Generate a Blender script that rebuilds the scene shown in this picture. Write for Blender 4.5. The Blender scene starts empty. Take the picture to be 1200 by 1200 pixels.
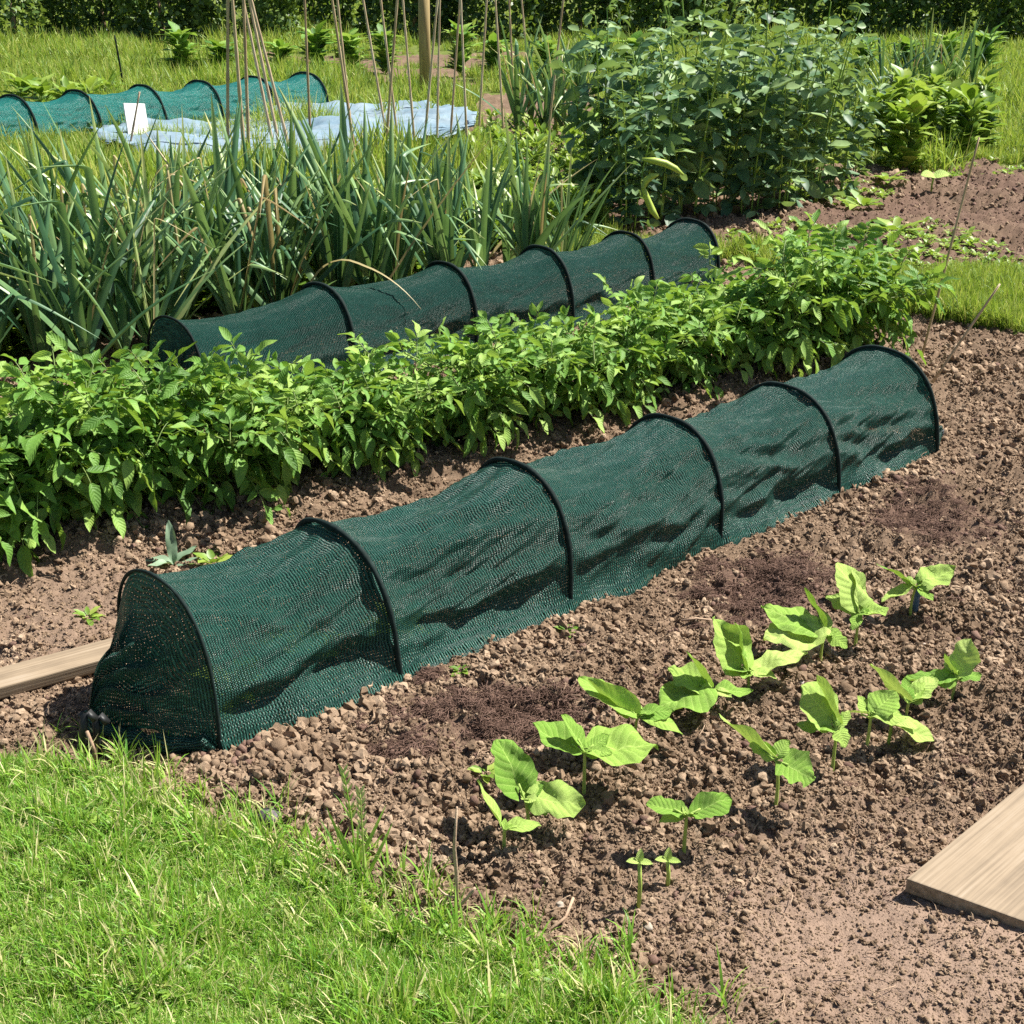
import bpy, bmesh, math, random
import numpy as np
from mathutils import Vector

rng = np.random.default_rng(11)
random.seed(11)
SC = bpy.context.scene
COL = SC.collection

# ------------------------------------------------------------------ camera
FPX, PITCH, CAMH = 1541.0, 0.394, 1.555            # focal length for a 1200 px wide frame
cam = bpy.data.objects.new('camera', bpy.data.cameras.new('camera'))
COL.objects.link(cam)
cam.location = (0, 0, CAMH)
cam.rotation_euler = (math.pi / 2 - PITCH, 0, 0)
cam.data.sensor_width = 36
cam.data.lens = 36 * FPX / 1200
cam.data.clip_end = 2000
SC.camera = cam
CP, SP = math.cos(PITCH), math.sin(PITCH)

def at(px, py, z=0.0):
    """point of the place at height z seen at photo position px, py (used to survey the plot)"""
    a, b = (px - 600) / FPX, (py - 600) / FPX
    dx, dy, dz = a, CP - b * SP, -(SP + b * CP)
    t = (z - CAMH) / dz
    return np.array([dx * t, dy * t, z])

def to_px(P):
    P = np.asarray(P, float)
    x, y, z = P[..., 0], P[..., 1], P[..., 2] - CAMH
    d = y * CP - z * SP
    return 600 + FPX * x / d, 600 - FPX * (y * SP + z * CP) / d

def height_at(base, py):
    """height of a point straight above base that is seen at row py"""
    lo, hi = 0.0, 3.0
    for _ in range(40):
        m = (lo + hi) / 2
        if to_px(np.array([base[0], base[1], base[2] + m]))[1] > py: lo = m
        else: hi = m
    return base[2] + lo

# ------------------------------------------------------------------ numpy noise
_T = np.random.default_rng(5).random((8, 256, 256))
def vnoise(x, y, k=0):
    xi, yi = np.floor(x).astype(int), np.floor(y).astype(int)
    fx, fy = x - xi, y - yi
    fx, fy = fx * fx * (3 - 2 * fx), fy * fy * (3 - 2 * fy)
    T = _T[k]
    a, b = T[xi & 255, yi & 255], T[(xi + 1) & 255, yi & 255]
    c, d = T[xi & 255, (yi + 1) & 255], T[(xi + 1) & 255, (yi + 1) & 255]
    return (a * (1 - fx) + b * fx) * (1 - fy) + (c * (1 - fx) + d * fx) * fy - 0.5
def fbm(x, y, f, n=4, k=0, g=0.5):
    s, a = 0, 1.0
    for i in range(n):
        s = s + a * vnoise(x * f + 17.3 * i, y * f - 9.1 * i, (k + i) % 8)
        f *= 2.03; a *= g
    return s
def inpoly(x, y, poly):
    r = np.zeros(np.shape(x), bool)
    n = len(poly)
    for i in range(n):
        x0, y0 = poly[i][:2]; x1, y1 = poly[(i + 1) % n][:2]
        if y0 == y1: continue
        c = ((y0 > y) != (y1 > y)) & (x < (x1 - x0) * (y - y0) / (y1 - y0) + x0)
        r ^= c
    return r

# ------------------------------------------------------------------ mesh helpers
def mk(name, V, Q, attrs=None, smooth=True):
    me = bpy.data.meshes.new(name)
    V = np.asarray(V, np.float32); Q = np.asarray(Q, np.int32)
    k = Q.shape[1]
    me.vertices.add(len(V)); me.vertices.foreach_set('co', V.ravel())
    me.loops.add(Q.size); me.loops.foreach_set('vertex_index', Q.ravel())
    me.polygons.add(len(Q)); me.polygons.foreach_set('loop_start', np.arange(0, Q.size, k, dtype=np.int32))
    me.update(calc_edges=True); me.validate()
    if smooth: me.polygons.foreach_set('use_smooth', np.ones(len(me.polygons), bool))
    for n, a in (attrs or {}).items():
        a = np.asarray(a, np.float32)
        if a.ndim == 1:
            me.attributes.new(n, 'FLOAT', 'POINT').data.foreach_set('value', a)
        else:
            me.attributes.new(n, 'FLOAT_VECTOR', 'POINT').data.foreach_set('vector', a.ravel())
    me.update()
    return me

class MB:
    """collects pieces of ONE part"""
    def __init__(s): s.V = []; s.Q = []; s.A = []; s.L = []; s.n = 0
    def add(s, V, Q, a=0.5, uv=None):
        s.V.append(V); s.Q.append(Q + s.n); s.A.append(np.full(len(V), a) if np.ndim(a) == 0 else a)
        s.L.append(np.zeros((len(V), 3)) if uv is None else uv); s.n += len(V)
    def mesh(s, name, mat):
        me = mk(name, np.concatenate(s.V), np.concatenate(s.Q), {'lv': np.concatenate(s.A), 'luv': np.concatenate(s.L)})
        me.materials.append(mat); return me

def link(name, me, parent=None, loc=None):
    o = bpy.data.objects.new(name, me); COL.objects.link(o)
    if parent: o.parent = parent
    if loc is not None: o.location = loc
    return o
def tag(o, label=None, cat=None, group=None, kind=None):
    if label: o['label'] = label
    if cat: o['category'] = cat
    if group: o['group'] = group
    if kind: o['kind'] = kind
    return o
def thing(name, label, cat, loc=(0, 0, 0), rz=0.0, group=None):
    o = bpy.data.objects.new(name, None); COL.objects.link(o)
    o.empty_display_size = 0.05
    o.location = [float(c) for c in loc]; o.rotation_euler = (0, 0, rz)
    return tag(o, label, cat, group)
def dup(root, loc, rz, scale, label, group=None):
    r = root.copy(); COL.objects.link(r)
    r.location = [float(c) for c in loc]; r.rotation_euler = (0, 0, rz); r.scale = (scale,) * 3
    r['label'] = label
    if group: r['group'] = group
    for ch in list(root.children):
        c = ch.copy(); COL.objects.link(c); c.parent = r
    return r

def unit(v):
    v = np.asarray(v, float); return v / (np.linalg.norm(v) + 1e-12)
def grid_quads(nu, nv, wrap=False):
    i, j = np.meshgrid(np.arange(nu if wrap else nu - 1), np.arange(nv - 1), indexing='ij')
    i, j = i.ravel(), j.ravel(); i2 = (i + 1) % nu
    return np.stack([i * nv + j, i2 * nv + j, i2 * nv + j + 1, i * nv + j + 1], 1)
def tube(P, R, n=8, close=True):
    P = np.asarray(P, float); R = np.broadcast_to(np.asarray(R, float), (len(P),)).copy()
    if close:
        P = np.concatenate([P[:1], P, P[-1:]]); R = np.concatenate([[1e-4], R, [1e-4]])
    T = np.gradient(P, axis=0); T = T / (np.linalg.norm(T, axis=1, keepdims=True) + 1e-9)
    if close: T[0] = T[1] = unit(P[2] - P[1]); T[-1] = T[-2] = unit(P[-2] - P[-3])
    up = np.array([0, 0, 1.]) if abs(T[len(T) // 2][2]) < 0.9 else np.array([1., 0, 0])
    S = np.cross(T, up); S /= np.linalg.norm(S, axis=1, keepdims=True) + 1e-9
    N = np.cross(S, T)
    a = np.linspace(0, 2 * np.pi, n, endpoint=False)
    V = P[None] + R[None, :, None] * (np.cos(a)[:, None, None] * S[None] + np.sin(a)[:, None, None] * N[None])
    return V.reshape(-1, 3), grid_quads(n, len(P), True)
def bez(a, b, c, n):
    t = np.linspace(0, 1, n)[:, None]
    return (1 - t) ** 2 * np.asarray(a) + 2 * t * (1 - t) * np.asarray(b) + t * t * np.asarray(c)
def leaf(base, axis, normal, L, W, nu=3, nv=5, fold=0.25, droop=0.15, cord=0.0, wave=0.0, tip=0.75, ph=0.0, lo=0.5):
    """leaf blade: ovate outline, folded along the midrib, curved along its length"""
    A = unit(axis); N = np.asarray(normal, float); N = unit(N - A * np.dot(N, A)); S = np.cross(A, N)
    a = np.linspace(0, 1, nv)[None, :]; b = np.linspace(-1, 1, nu)[:, None]
    w = (np.maximum(a, 0.004) ** lo) * (np.maximum(1 - a, 0.002) ** tip)
    w = w / ((lo / (lo + tip)) ** lo * (tip / (lo + tip)) ** tip) * W / 2
    x = b * w
    y = a * L - cord * L * np.abs(b) ** 1.5 * (1 - a) ** 3
    z = fold * np.abs(x) - droop * L * a ** 2 + wave * L * np.sin(a * 9 + ph + 3 * b) * np.abs(b) ** 2
    y = y * np.ones_like(x)
    V = np.asarray(base) + y[..., None] * A + x[..., None] * S + z[..., None] * N
    uv = np.stack([b * np.ones_like(a), a * np.ones_like(b), np.full_like(x, W)], -1)
    return V.reshape(-1, 3), grid_quads(nu, nv), uv.reshape(-1, 3)
def box_mesh(name, mat, size, bevel=0.003, seg=2):
    bm = bmesh.new(); bmesh.ops.create_cube(bm, size=1)
    for v in bm.verts: v.co = Vector((v.co.x * size[0], v.co.y * size[1], v.co.z * size[2]))
    bmesh.ops.bevel(bm, geom=bm.edges[:], offset=bevel, segments=seg, profile=0.6, affect='EDGES')
    me = bpy.data.meshes.new(name); bm.to_mesh(me); bm.free(); me.materials.append(mat); return me
def stone_mesh(name, mat, r, seed, sub=2, amp=0.35, flat=0.75, facet=False):
    bm = bmesh.new(); bmesh.ops.create_icosphere(bm, subdivisions=sub, radius=1)
    q = random.Random(seed); o = [q.uniform(0, 60) for _ in range(3)]
    for v in bm.verts:
        c = v.co
        f = 1 + amp * (1.2 * float(vnoise(np.array(c.x * 1.3 + o[0]), np.array(c.y * 1.3 + c.z * 1.7 + o[1]))) +
                       0.9 * float(vnoise(np.array(c.z * 2.9 + o[2]), np.array(c.x * 2.7 - c.y * 2.3 + o[0]), 2)))
        v.co = Vector((c.x, c.y, c.z * flat)) * f * r
    for f in bm.faces: f.smooth = not facet
    me = bpy.data.meshes.new(name); bm.to_mesh(me); bm.free(); me.materials.append(mat); return me

# ------------------------------------------------------------------ materials
def newmat(name):
    m = bpy.data.materials.new(name); m.use_nodes = True
    nt = m.node_tree; nt.nodes.clear()
    out = nt.nodes.new('ShaderNodeOutputMaterial')
    return m, nt, out
def N(nt, t, **k):
    n = nt.nodes.new(t)
    for a, b in k.items(): setattr(n, a, b)
    return n
def val(nt, s, v):
    """link when v is a socket, else set the value"""
    if isinstance(v, bpy.types.NodeSocket): nt.links.new(v, s)
    else: s.default_value = v
def math_(nt, op, a, b=0.0, c=0.0, clamp=False):
    n = N(nt, 'ShaderNodeMath', operation=op); n.use_clamp = clamp
    val(nt, n.inputs[0], a); val(nt, n.inputs[1], b); val(nt, n.inputs[2], c)
    return n.outputs[0]
def mixc(nt, f, a, b, mode='MIX'):
    n = N(nt, 'ShaderNodeMix', data_type='RGBA', blend_type=mode)
    val(nt, n.inputs[0], f)
    for s, v in ((n.inputs[6], a), (n.inputs[7], b)):
        if isinstance(v, tuple): s.default_value = (*v[:3], 1)
        else: nt.links.new(v, s)
    return n.outputs[2]
def ramp(nt, f, pts):
    n = N(nt, 'ShaderNodeValToRGB'); e = n.color_ramp.elements
    while len(e) < len(pts): e.new(0.5)
    for el, (p, c) in zip(e, pts): el.position = p; el.color = (*c, 1)
    nt.links.new(f, n.inputs[0]); return n.outputs[0]
def noise(nt, scale, detail=3, rough=0.55, vec=None):
    n = N(nt, 'ShaderNodeTexNoise'); n.inputs['Scale'].default_value = scale
    n.inputs['Detail'].default_value = detail; n.inputs['Roughness'].default_value = rough
    if vec is not None: nt.links.new(vec, n.inputs['Vector'])
    return n.outputs['Fac']
def attr(nt, name, out='Fac'):
    return N(nt, 'ShaderNodeAttribute', attribute_name=name).outputs[out]
def smooth(nt, x, lo, hi):
    n = N(nt, 'ShaderNodeMapRange', interpolation_type='SMOOTHSTEP')
    nt.links.new(x, n.inputs[0]); n.inputs[1].default_value = lo; n.inputs[2].default_value = hi
    return n.outputs[0]

def leaf_mat(name, stops, trans=0.35, tcol=None, rough=0.45, spec=0.4, veins=0.0, nscale=25, objvar=True, tint=0.5):
    """leaf: base colour varied from leaf to leaf, thin blade that lets sun through"""
    m, nt, out = newmat(name)
    v = attr(nt, 'lv')
    oi = N(nt, 'ShaderNodeObjectInfo').outputs['Random']
    f = math_(nt, 'ADD', v, math_(nt, 'MULTIPLY', math_(nt, 'SUBTRACT', noise(nt, nscale), 0.5), 0.5))
    if objvar: f = math_(nt, 'ADD', f, math_(nt, 'MULTIPLY', math_(nt, 'SUBTRACT', oi, 0.5), 0.35), clamp=True)
    c = ramp(nt, f, stops)
    bump = None
    if veins:
        uv = N(nt, 'ShaderNodeSeparateXYZ'); nt.links.new(attr(nt, 'luv', 'Vector'), uv.inputs[0])
        ax = math_(nt, 'ABSOLUTE', uv.outputs[0])
        s = math_(nt, 'SINE', math_(nt, 'MULTIPLY', math_(nt, 'SUBTRACT', uv.outputs[1], math_(nt, 'MULTIPLY', ax, 0.28)), 44.0))
        side = smooth(nt, s, 0.80, 1.0)
        mid = math_(nt, 'SUBTRACT', 1.0, smooth(nt, ax, 0.0, 0.05))
        vein = math_(nt, 'MAXIMUM', math_(nt, 'MULTIPLY', side, 0.5), mid)
        c = mixc(nt, math_(nt, 'MULTIPLY', vein, 0.45 * veins), c, tuple(min(1, q * 1.6 + 0.02) for q in stops[-1][1]))
        hgt = math_(nt, 'ADD', math_(nt, 'MULTIPLY', s, -0.5), math_(nt, 'MULTIPLY', noise(nt, 160, 2), 1.2))
        bump = N(nt, 'ShaderNodeBump'); bump.inputs['Strength'].default_value = 0.7 * veins; bump.inputs['Distance'].default_value = 0.0035
        nt.links.new(hgt, bump.inputs['Height'])
    p = N(nt, 'ShaderNodeBsdfPrincipled')
    nt.links.new(c, p.inputs['Base Color'])
    p.inputs['Roughness'].default_value = rough; p.inputs['Specular IOR Level'].default_value = spec
    t = N(nt, 'ShaderNodeBsdfTranslucent')
    nt.links.new(mixc(nt, tint, c, tcol or (0.35, 0.5, 0.03)), t.inputs['Color'])
    if bump:
        nt.links.new(bump.outputs[0], p.inputs['Normal']); nt.links.new(bump.outputs[0], t.inputs['Normal'])
    mx = N(nt, 'ShaderNodeMixShader'); mx.inputs[0].default_value = trans
    nt.links.new(p.outputs[0], mx.inputs[1]); nt.links.new(t.outputs[0], mx.inputs[2])
    nt.links.new(mx.outputs[0], out.inputs[0])
    return m
def plain_mat(name, stops, nscale=20, rough=0.7, spec=0.3, bump=0.0, bscale=80, bdist=0.004, stretch=None, detail=4, wpos=0.0):
    m, nt, out = newmat(name)
    tc = N(nt, 'ShaderNodeTexCoord').outputs['Object']
    if stretch:
        mp = N(nt, 'ShaderNodeMapping'); mp.inputs['Scale'].default_value = stretch
        nt.links.new(tc, mp.inputs[0]); tc = mp.outputs[0]
    f = noise(nt, nscale, detail, 0.6, tc)
    oi = N(nt, 'ShaderNodeObjectInfo').outputs['Random']
    f = math_(nt, 'ADD', f, math_(nt, 'MULTIPLY', math_(nt, 'SUBTRACT', oi, 0.5), 0.3), clamp=True)
    if wpos:
        wp = N(nt, 'ShaderNodeNewGeometry').outputs['Position']
        f = math_(nt, 'ADD', f, math_(nt, 'MULTIPLY', math_(nt, 'SUBTRACT', noise(nt, 4.5, 4, 0.6, wp), 0.5), wpos), clamp=True)
    p = N(nt, 'ShaderNodeBsdfPrincipled'); nt.links.new(ramp(nt, f, stops), p.inputs['Base Color'])
    p.inputs['Roughness'].default_value = rough; p.inputs['Specular IOR Level'].default_value = spec
    if bump:
        b = N(nt, 'ShaderNodeBump'); b.inputs['Strength'].default_value = bump; b.inputs['Distance'].default_value = bdist
        nt.links.new(noise(nt, bscale, 4, 0.6, tc), b.inputs['Height']); nt.links.new(b.outputs[0], p.inputs['Normal'])
    nt.links.new(p.outputs[0], out.inputs[0])
    return m

def soil_mat(name):
    m, nt, out = newmat(name)
    tc = N(nt, 'ShaderNodeTexCoord').outputs['Object']
    f = math_(nt, 'ADD', math_(nt, 'MULTIPLY', noise(nt, 55, 5, 0.65, tc), 0.65), math_(nt, 'MULTIPLY', noise(nt, 3.0, 3, 0.5, tc), 0.35))
    c = ramp(nt, f, [(0.3, (0.085, 0.056, 0.036)), (0.5, (0.16, 0.110, 0.073)), (0.7, (0.265, 0.188, 0.130))])  # base darker than the clods: shade of the gaps painted in
    pm = attr(nt, 'peat_shade')  # peat patches, dark bank and the painted shade of the far bed
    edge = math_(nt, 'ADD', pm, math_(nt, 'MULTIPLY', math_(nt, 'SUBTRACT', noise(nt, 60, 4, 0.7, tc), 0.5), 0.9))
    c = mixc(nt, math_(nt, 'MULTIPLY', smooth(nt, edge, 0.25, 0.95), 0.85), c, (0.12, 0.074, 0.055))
    tr = attr(nt, 'trod')
    c = mixc(nt, math_(nt, 'MULTIPLY', tr, 0.55), c, (0.36, 0.255, 0.195))
    b = N(nt, 'ShaderNodeBump'); b.inputs['Strength'].default_value = 0.9; b.inputs['Distance'].default_value = 0.006
    nt.links.new(noise(nt, 140, 5, 0.7, tc), b.inputs['Height'])
    p = N(nt, 'ShaderNodeBsdfPrincipled'); nt.links.new(c, p.inputs['Base Color'])
    p.inputs['Roughness'].default_value = 0.95; p.inputs['Specular IOR Level'].default_value = 0.1
    nt.links.new(b.outputs[0], p.inputs['Normal']); nt.links.new(p.outputs[0], out.inputs[0])
    return m

def net_mat(name, dark, light, period=0.0078, cover=0.0, sheen=0.45):
    """knitted shade netting: threads with open gaps between them, laid out in metres along the cloth"""
    m, nt, out = newmat(name)
    uv = N(nt, 'ShaderNodeSeparateXYZ'); nt.links.new(attr(nt, 'luv', 'Vector'), uv.inputs[0])
    u, v = uv.outputs[0], uv.outputs[1]
    tc = N(nt, 'ShaderNodeTexCoord').outputs['Object']
    nz = noise(nt, 90, 2, 0.5, tc); nb = noise(nt, 14, 3, 0.6, tc)
    k = 2 * math.pi / period
    wob = math_(nt, 'ADD', math_(nt, 'MULTIPLY', math_(nt, 'SUBTRACT', nz, 0.5), 3.6), math_(nt, 'MULTIPLY', math_(nt, 'SUBTRACT', nb, 0.5), 9.0))
    rib = math_(nt, 'SINE', math_(nt, 'ADD', math_(nt, 'MULTIPLY', v, k), wob))
    crs = math_(nt, 'SINE', math_(nt, 'ADD', math_(nt, 'MULTIPLY', u, k * 1.35), math_(nt, 'MULTIPLY', math_(nt, 'GREATER_THAN', rib, 0.0), math.pi)))
    wv = math_(nt, 'ADD', math_(nt, 'MULTIPLY', rib, 0.55), math_(nt, 'MULTIPLY', crs, 0.45))
    wv = math_(nt, 'ADD', wv, math_(nt, 'MULTIPLY', math_(nt, 'SUBTRACT', noise(nt, 260, 2, 0.6, tc), 0.5), 1.1))
    wv = math_(nt, 'ADD', wv, math_(nt, 'MULTIPLY', math_(nt, 'SUBTRACT', nb, 0.5), 0.5))
    alpha = smooth(nt, wv, -0.62 - cover, -0.38 - cover)
    c = mixc(nt, smooth(nt, wv, -0.2, 0.75), dark, light)
    b = N(nt, 'ShaderNodeBump'); b.inputs['Strength'].default_value = 0.8; b.inputs['Distance'].default_value = 0.0022
    nt.links.new(wv, b.inputs['Height'])
    p = N(nt, 'ShaderNodeBsdfPrincipled'); nt.links.new(c, p.inputs['Base Color'])
    p.inputs['Roughness'].default_value = 0.32; p.inputs['Specular IOR Level'].default_value = sheen
    nt.links.new(b.outputs[0], p.inputs['Normal'])
    tl = N(nt, 'ShaderNodeBsdfTranslucent'); nt.links.new(c, tl.inputs['Color'])
    m1 = N(nt, 'ShaderNodeMixShader'); m1.inputs[0].default_value = 0.36
    nt.links.new(p.outputs[0], m1.inputs[1]); nt.links.new(tl.outputs[0], m1.inputs[2])
    tp = N(nt, 'ShaderNodeBsdfTransparent')
    m2 = N(nt, 'ShaderNodeMixShader'); nt.links.new(alpha, m2.inputs[0])
    nt.links.new(tp.outputs[0], m2.inputs[1]); nt.links.new(m1.outputs[0], m2.inputs[2])
    nt.links.new(m2.outputs[0], out.inputs[0])
    return m

M = {}
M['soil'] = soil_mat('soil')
M['clod'] = plain_mat('soil_clod', [(0.2, (0.135, 0.090, 0.057)), (0.5, (0.275, 0.193, 0.128)), (0.8, (0.46, 0.342, 0.238))], 90, 0.95, 0.1, 0.7, 500, 0.002, wpos=0.9)
M['peat_shade'] = plain_mat('peat_crumb', [(0.25, (0.095, 0.056, 0.042)), (0.75, (0.245, 0.155, 0.118))], 200, 0.9, 0.15, 0.6, 500, 0.002)
M['turf'] = plain_mat('turf_soil', [(0.3, (0.05, 0.075, 0.015)), (0.6, (0.11, 0.15, 0.03)), (0.8, (0.17, 0.17, 0.06))], 30, 0.95, 0.1, 0.8, 120, 0.01)
M['far_ground'] = plain_mat('far_ground', [(0.3, (0.06, 0.10, 0.02)), (0.7, (0.14, 0.18, 0.05))], 2, 0.95, 0.1)
M['net'] = net_mat('green_netting', (0.006, 0.038, 0.029), (0.048, 0.170, 0.130), 0.0072, cover=0.12)
M['net_back'] = net_mat('green_netting_plain', (0.005, 0.034, 0.027), (0.032, 0.125, 0.100), 0.0068, cover=0.1, sheen=0.3)
M['teal'] = net_mat('teal_netting', (0.006, 0.13, 0.115), (0.03, 0.30, 0.26), 0.012, 0.05)
M['hoop'] = plain_mat('hoop_sleeve', [(0.3, (0.004, 0.010, 0.009)), (0.7, (0.012, 0.026, 0.023))], 60, 0.8, 0.2, 0.4, 300, 0.002)
M['cord'] = plain_mat('black_cord', [(0.3, (0.006, 0.007, 0.007)), (0.7, (0.02, 0.022, 0.022))], 60, 0.5, 0.4)
M['potato'] = leaf_mat('potato_leaf', [(0.1, (0.065, 0.165, 0.025)), (0.5, (0.16, 0.33, 0.058)), (0.9, (0.34, 0.50, 0.11))], 0.34, rough=0.5, spec=0.25, veins=0.4)
M['potato_stem'] = leaf_mat('potato_stem', [(0.2, (0.10, 0.18, 0.04)), (0.8, (0.22, 0.30, 0.08))], 0.1)
M['bean'] = leaf_mat('bean_leaf', [(0.1, (0.17, 0.34, 0.045)), (0.5, (0.31, 0.50, 0.085)), (0.9, (0.48, 0.63, 0.17))], 0.26, (0.40, 0.55, 0.05), 0.55, 0.2, veins=0.8, nscale=30)
M['bean_stem'] = leaf_mat('bean_stem', [(0.2, (0.24, 0.36, 0.06)), (0.8, (0.42, 0.52, 0.12))], 0.15)
M['leek'] = leaf_mat('leek_leaf', [(0.0, (0.024, 0.075, 0.036)), (0.38, (0.075, 0.18, 0.078)), (0.70, (0.24, 0.37, 0.14)), (1.0, (0.52, 0.52, 0.20))], 0.22, (0.25, 0.4, 0.06), 0.4, 0.4, nscale=9)
M['dry_leaf'] = leaf_mat('dry_leaf', [(0.1, (0.30, 0.22, 0.09)), (0.9, (0.52, 0.44, 0.22))], 0.3, (0.5, 0.4, 0.15))
M['broad'] = leaf_mat('broad_bean_leaf', [(0.1, (0.03, 0.085, 0.045)), (0.5, (0.095, 0.19, 0.088)), (0.9, (0.28, 0.40, 0.17))], 0.25, (0.35, 0.5, 0.05), 0.48, 0.25)
M['pod'] = leaf_mat('pod', [(0.1, (0.20, 0.34, 0.05)), (0.9, (0.42, 0.52, 0.09))], 0.1)
M['weed'] = leaf_mat('weed_leaf', [(0.1, (0.10, 0.20, 0.025)), (0.5, (0.21, 0.34, 0.05)), (0.9, (0.36, 0.46, 0.09))], 0.35)
M['grey_weed'] = leaf_mat('grey_weed_leaf', [(0.1, (0.13, 0.22, 0.13)), (0.9, (0.27, 0.38, 0.25))], 0.25, rough=0.5)
M['grass'] = leaf_mat('grass_blade', [(0.05, (0.075, 0.22, 0.022)), (0.4, (0.205, 0.42, 0.045)), (0.72, (0.37, 0.55, 0.10)), (0.95, (0.64, 0.58, 0.30))], 0.38, (0.42, 0.55, 0.05), 0.45, 0.35, nscale=12)
M['grass_far'] = leaf_mat('meadow_grass_blade', [(0.05, (0.075, 0.165, 0.02)), (0.45, (0.21, 0.35, 0.04)), (0.95, (0.52, 0.50, 0.15))], 0.36, (0.42, 0.52, 0.05), 0.5, 0.3, nscale=6)
M['cane'] = plain_mat('bamboo', [(0.3, (0.30, 0.20, 0.11)), (0.6, (0.50, 0.38, 0.24)), (0.8, (0.62, 0.53, 0.40))], 14, 0.5, 0.35, stretch=(1, 1, 0.3))
M['twig'] = plain_mat('dry_twig', [(0.3, (0.24, 0.15, 0.10)), (0.7, (0.48, 0.35, 0.24))], 40, 0.8, 0.2, 0.5, 200, 0.002)
M['wood'] = plain_mat('weathered_plank', [(0.2, (0.075, 0.055, 0.038)), (0.42, (0.19, 0.145, 0.098)), (0.6, (0.28, 0.215, 0.145)), (0.8, (0.33, 0.275, 0.21))], 16, 0.75, 0.25, 0.5, 22, 0.003, stretch=(0.13, 6, 6), detail=12, wpos=0.55)
M['post'] = plain_mat('post_wood', [(0.3, (0.30, 0.22, 0.10)), (0.7, (0.50, 0.40, 0.20))], 6, 0.8, 0.2, 0.4, 30, 0.004, stretch=(4, 4, 0.4))
M['white'] = plain_mat('white_board', [(0.3, (0.70, 0.68, 0.66)), (0.7, (0.84, 0.82, 0.80))], 12, 0.6, 0.3)
M['sheet'] = plain_mat('weed_membrane', [(0.26, (0.12, 0.11, 0.09)), (0.36, (0.11, 0.18, 0.235)), (0.55, (0.155, 0.235, 0.295)), (0.8, (0.23, 0.29, 0.33))], 3.0, 0.65, 0.25, 0.5, 9, 0.03, detail=6)
M['stone'] = plain_mat('pale_stone', [(0.3, (0.30, 0.25, 0.19)), (0.7, (0.42, 0.38, 0.32))], 60, 0.8, 0.3, 0.3, 200, 0.001)
M['dark_stone'] = plain_mat('dark_stone', [(0.3, (0.05, 0.045, 0.05)), (0.7, (0.14, 0.12, 0.13))], 60, 0.7, 0.3, 0.4, 200, 0.002)
M['blue'] = plain_mat('blue_plastic', [(0.3, (0.05, 0.11, 0.19)), (0.7, (0.13, 0.22, 0.32))], 30, 0.5, 0.4)
M['hedge'] = leaf_mat('hedge_leaf', [(0.1, (0.03, 0.07, 0.02)), (0.5, (0.07, 0.14, 0.035)), (0.9, (0.15, 0.23, 0.06))], 0.25)

# ------------------------------------------------------------------ plot plan (surveyed outlines, world metres)
AZ = 0.841
D = np.array([math.sin(AZ), math.cos(AZ), 0.0])         # along the tunnels, away from us
NR = np.array([math.cos(AZ), -math.sin(AZ), 0.0])       # across the tunnels, towards the bean rows
A0 = np.array([-0.767, 2.558, 0.0])                     # first hoop of the near tunnel
B0 = np.array([-1.297, 4.894, 0.0])                     # first hoop of the rear tunnel
def outline(pts): return [tuple(at(*p)[:2]) for p in pts]
LAWN = outline([(-260, 870), (72, 905), (125, 922), (190, 962), (280, 990), (380, 1035), (450, 1078), (540, 1108), (620, 1140), (720, 1185), (800, 1250), (880, 1420), (-500, 1420)])
MEADOW = outline([(-500, 330), (100, 325), (300, 295), (420, 275), (560, 266), (640, 266), (645, 300), (850, 312), (1010, 370), (1128, 388), (1330, 405),
                  (1330, 338), (1128, 322), (1000, 318), (905, 306), (850, 300), (800, 292), (740, 278), (690, 262), (690, 235), (1030, 196), (1330, 184), (1500, -10), (-900, -10)])
PEAT = [(585, 838, 150, 38), (470, 880, 60, 20), (890, 682, 105, 42), (1100, 605, 80, 40), (500, 790, 30, 12)]
POT0, POT1 = at(-60, 668), at(985, 420)

def lawn_mask(x, y):
    j = 0.05 * fbm(x, y, 6, 3, 2)
    return inpoly(x + j, y - j, LAWN)
BANK = outline([(120, 60), (660, 60), (620, 84), (570, 106), (430, 110), (420, 86), (290, 82), (180, 82)])
BARE = outline([(556, 112), (700, 104), (720, 215), (690, 250), (640, 258), (600, 236), (572, 180)])
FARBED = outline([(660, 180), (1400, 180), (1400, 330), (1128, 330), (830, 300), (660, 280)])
def meadow_mask(x, y):
    j = 0.25 * fbm(x, y, 1.5, 3, 3)
    return inpoly(x + j, y + j, MEADOW) & ~(inpoly(x + 2 * j, y + 3 * j, BANK) & (fbm(x, y, .8, 2, 5) > -.1)) & ~inpoly(x + j, y + 2 * j, BARE)
def peat_shade_mask(x, y):
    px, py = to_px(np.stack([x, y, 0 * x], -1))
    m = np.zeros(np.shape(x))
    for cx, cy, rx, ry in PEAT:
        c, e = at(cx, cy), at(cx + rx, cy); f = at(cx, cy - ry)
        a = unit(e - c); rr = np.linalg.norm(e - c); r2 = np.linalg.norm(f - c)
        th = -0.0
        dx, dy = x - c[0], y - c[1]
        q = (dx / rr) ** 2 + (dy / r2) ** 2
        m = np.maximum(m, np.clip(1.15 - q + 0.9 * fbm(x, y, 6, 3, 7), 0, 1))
    return np.maximum(m, np.maximum(0.45 * inpoly(x, y, BANK), inpoly(x, y, FARBED) * np.clip(0.5 + 0.7 * fbm(x, y, 1.3, 3, 2), 0, .8)))  # far bed darkened in colour, standing in for shadows and weeds
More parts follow.
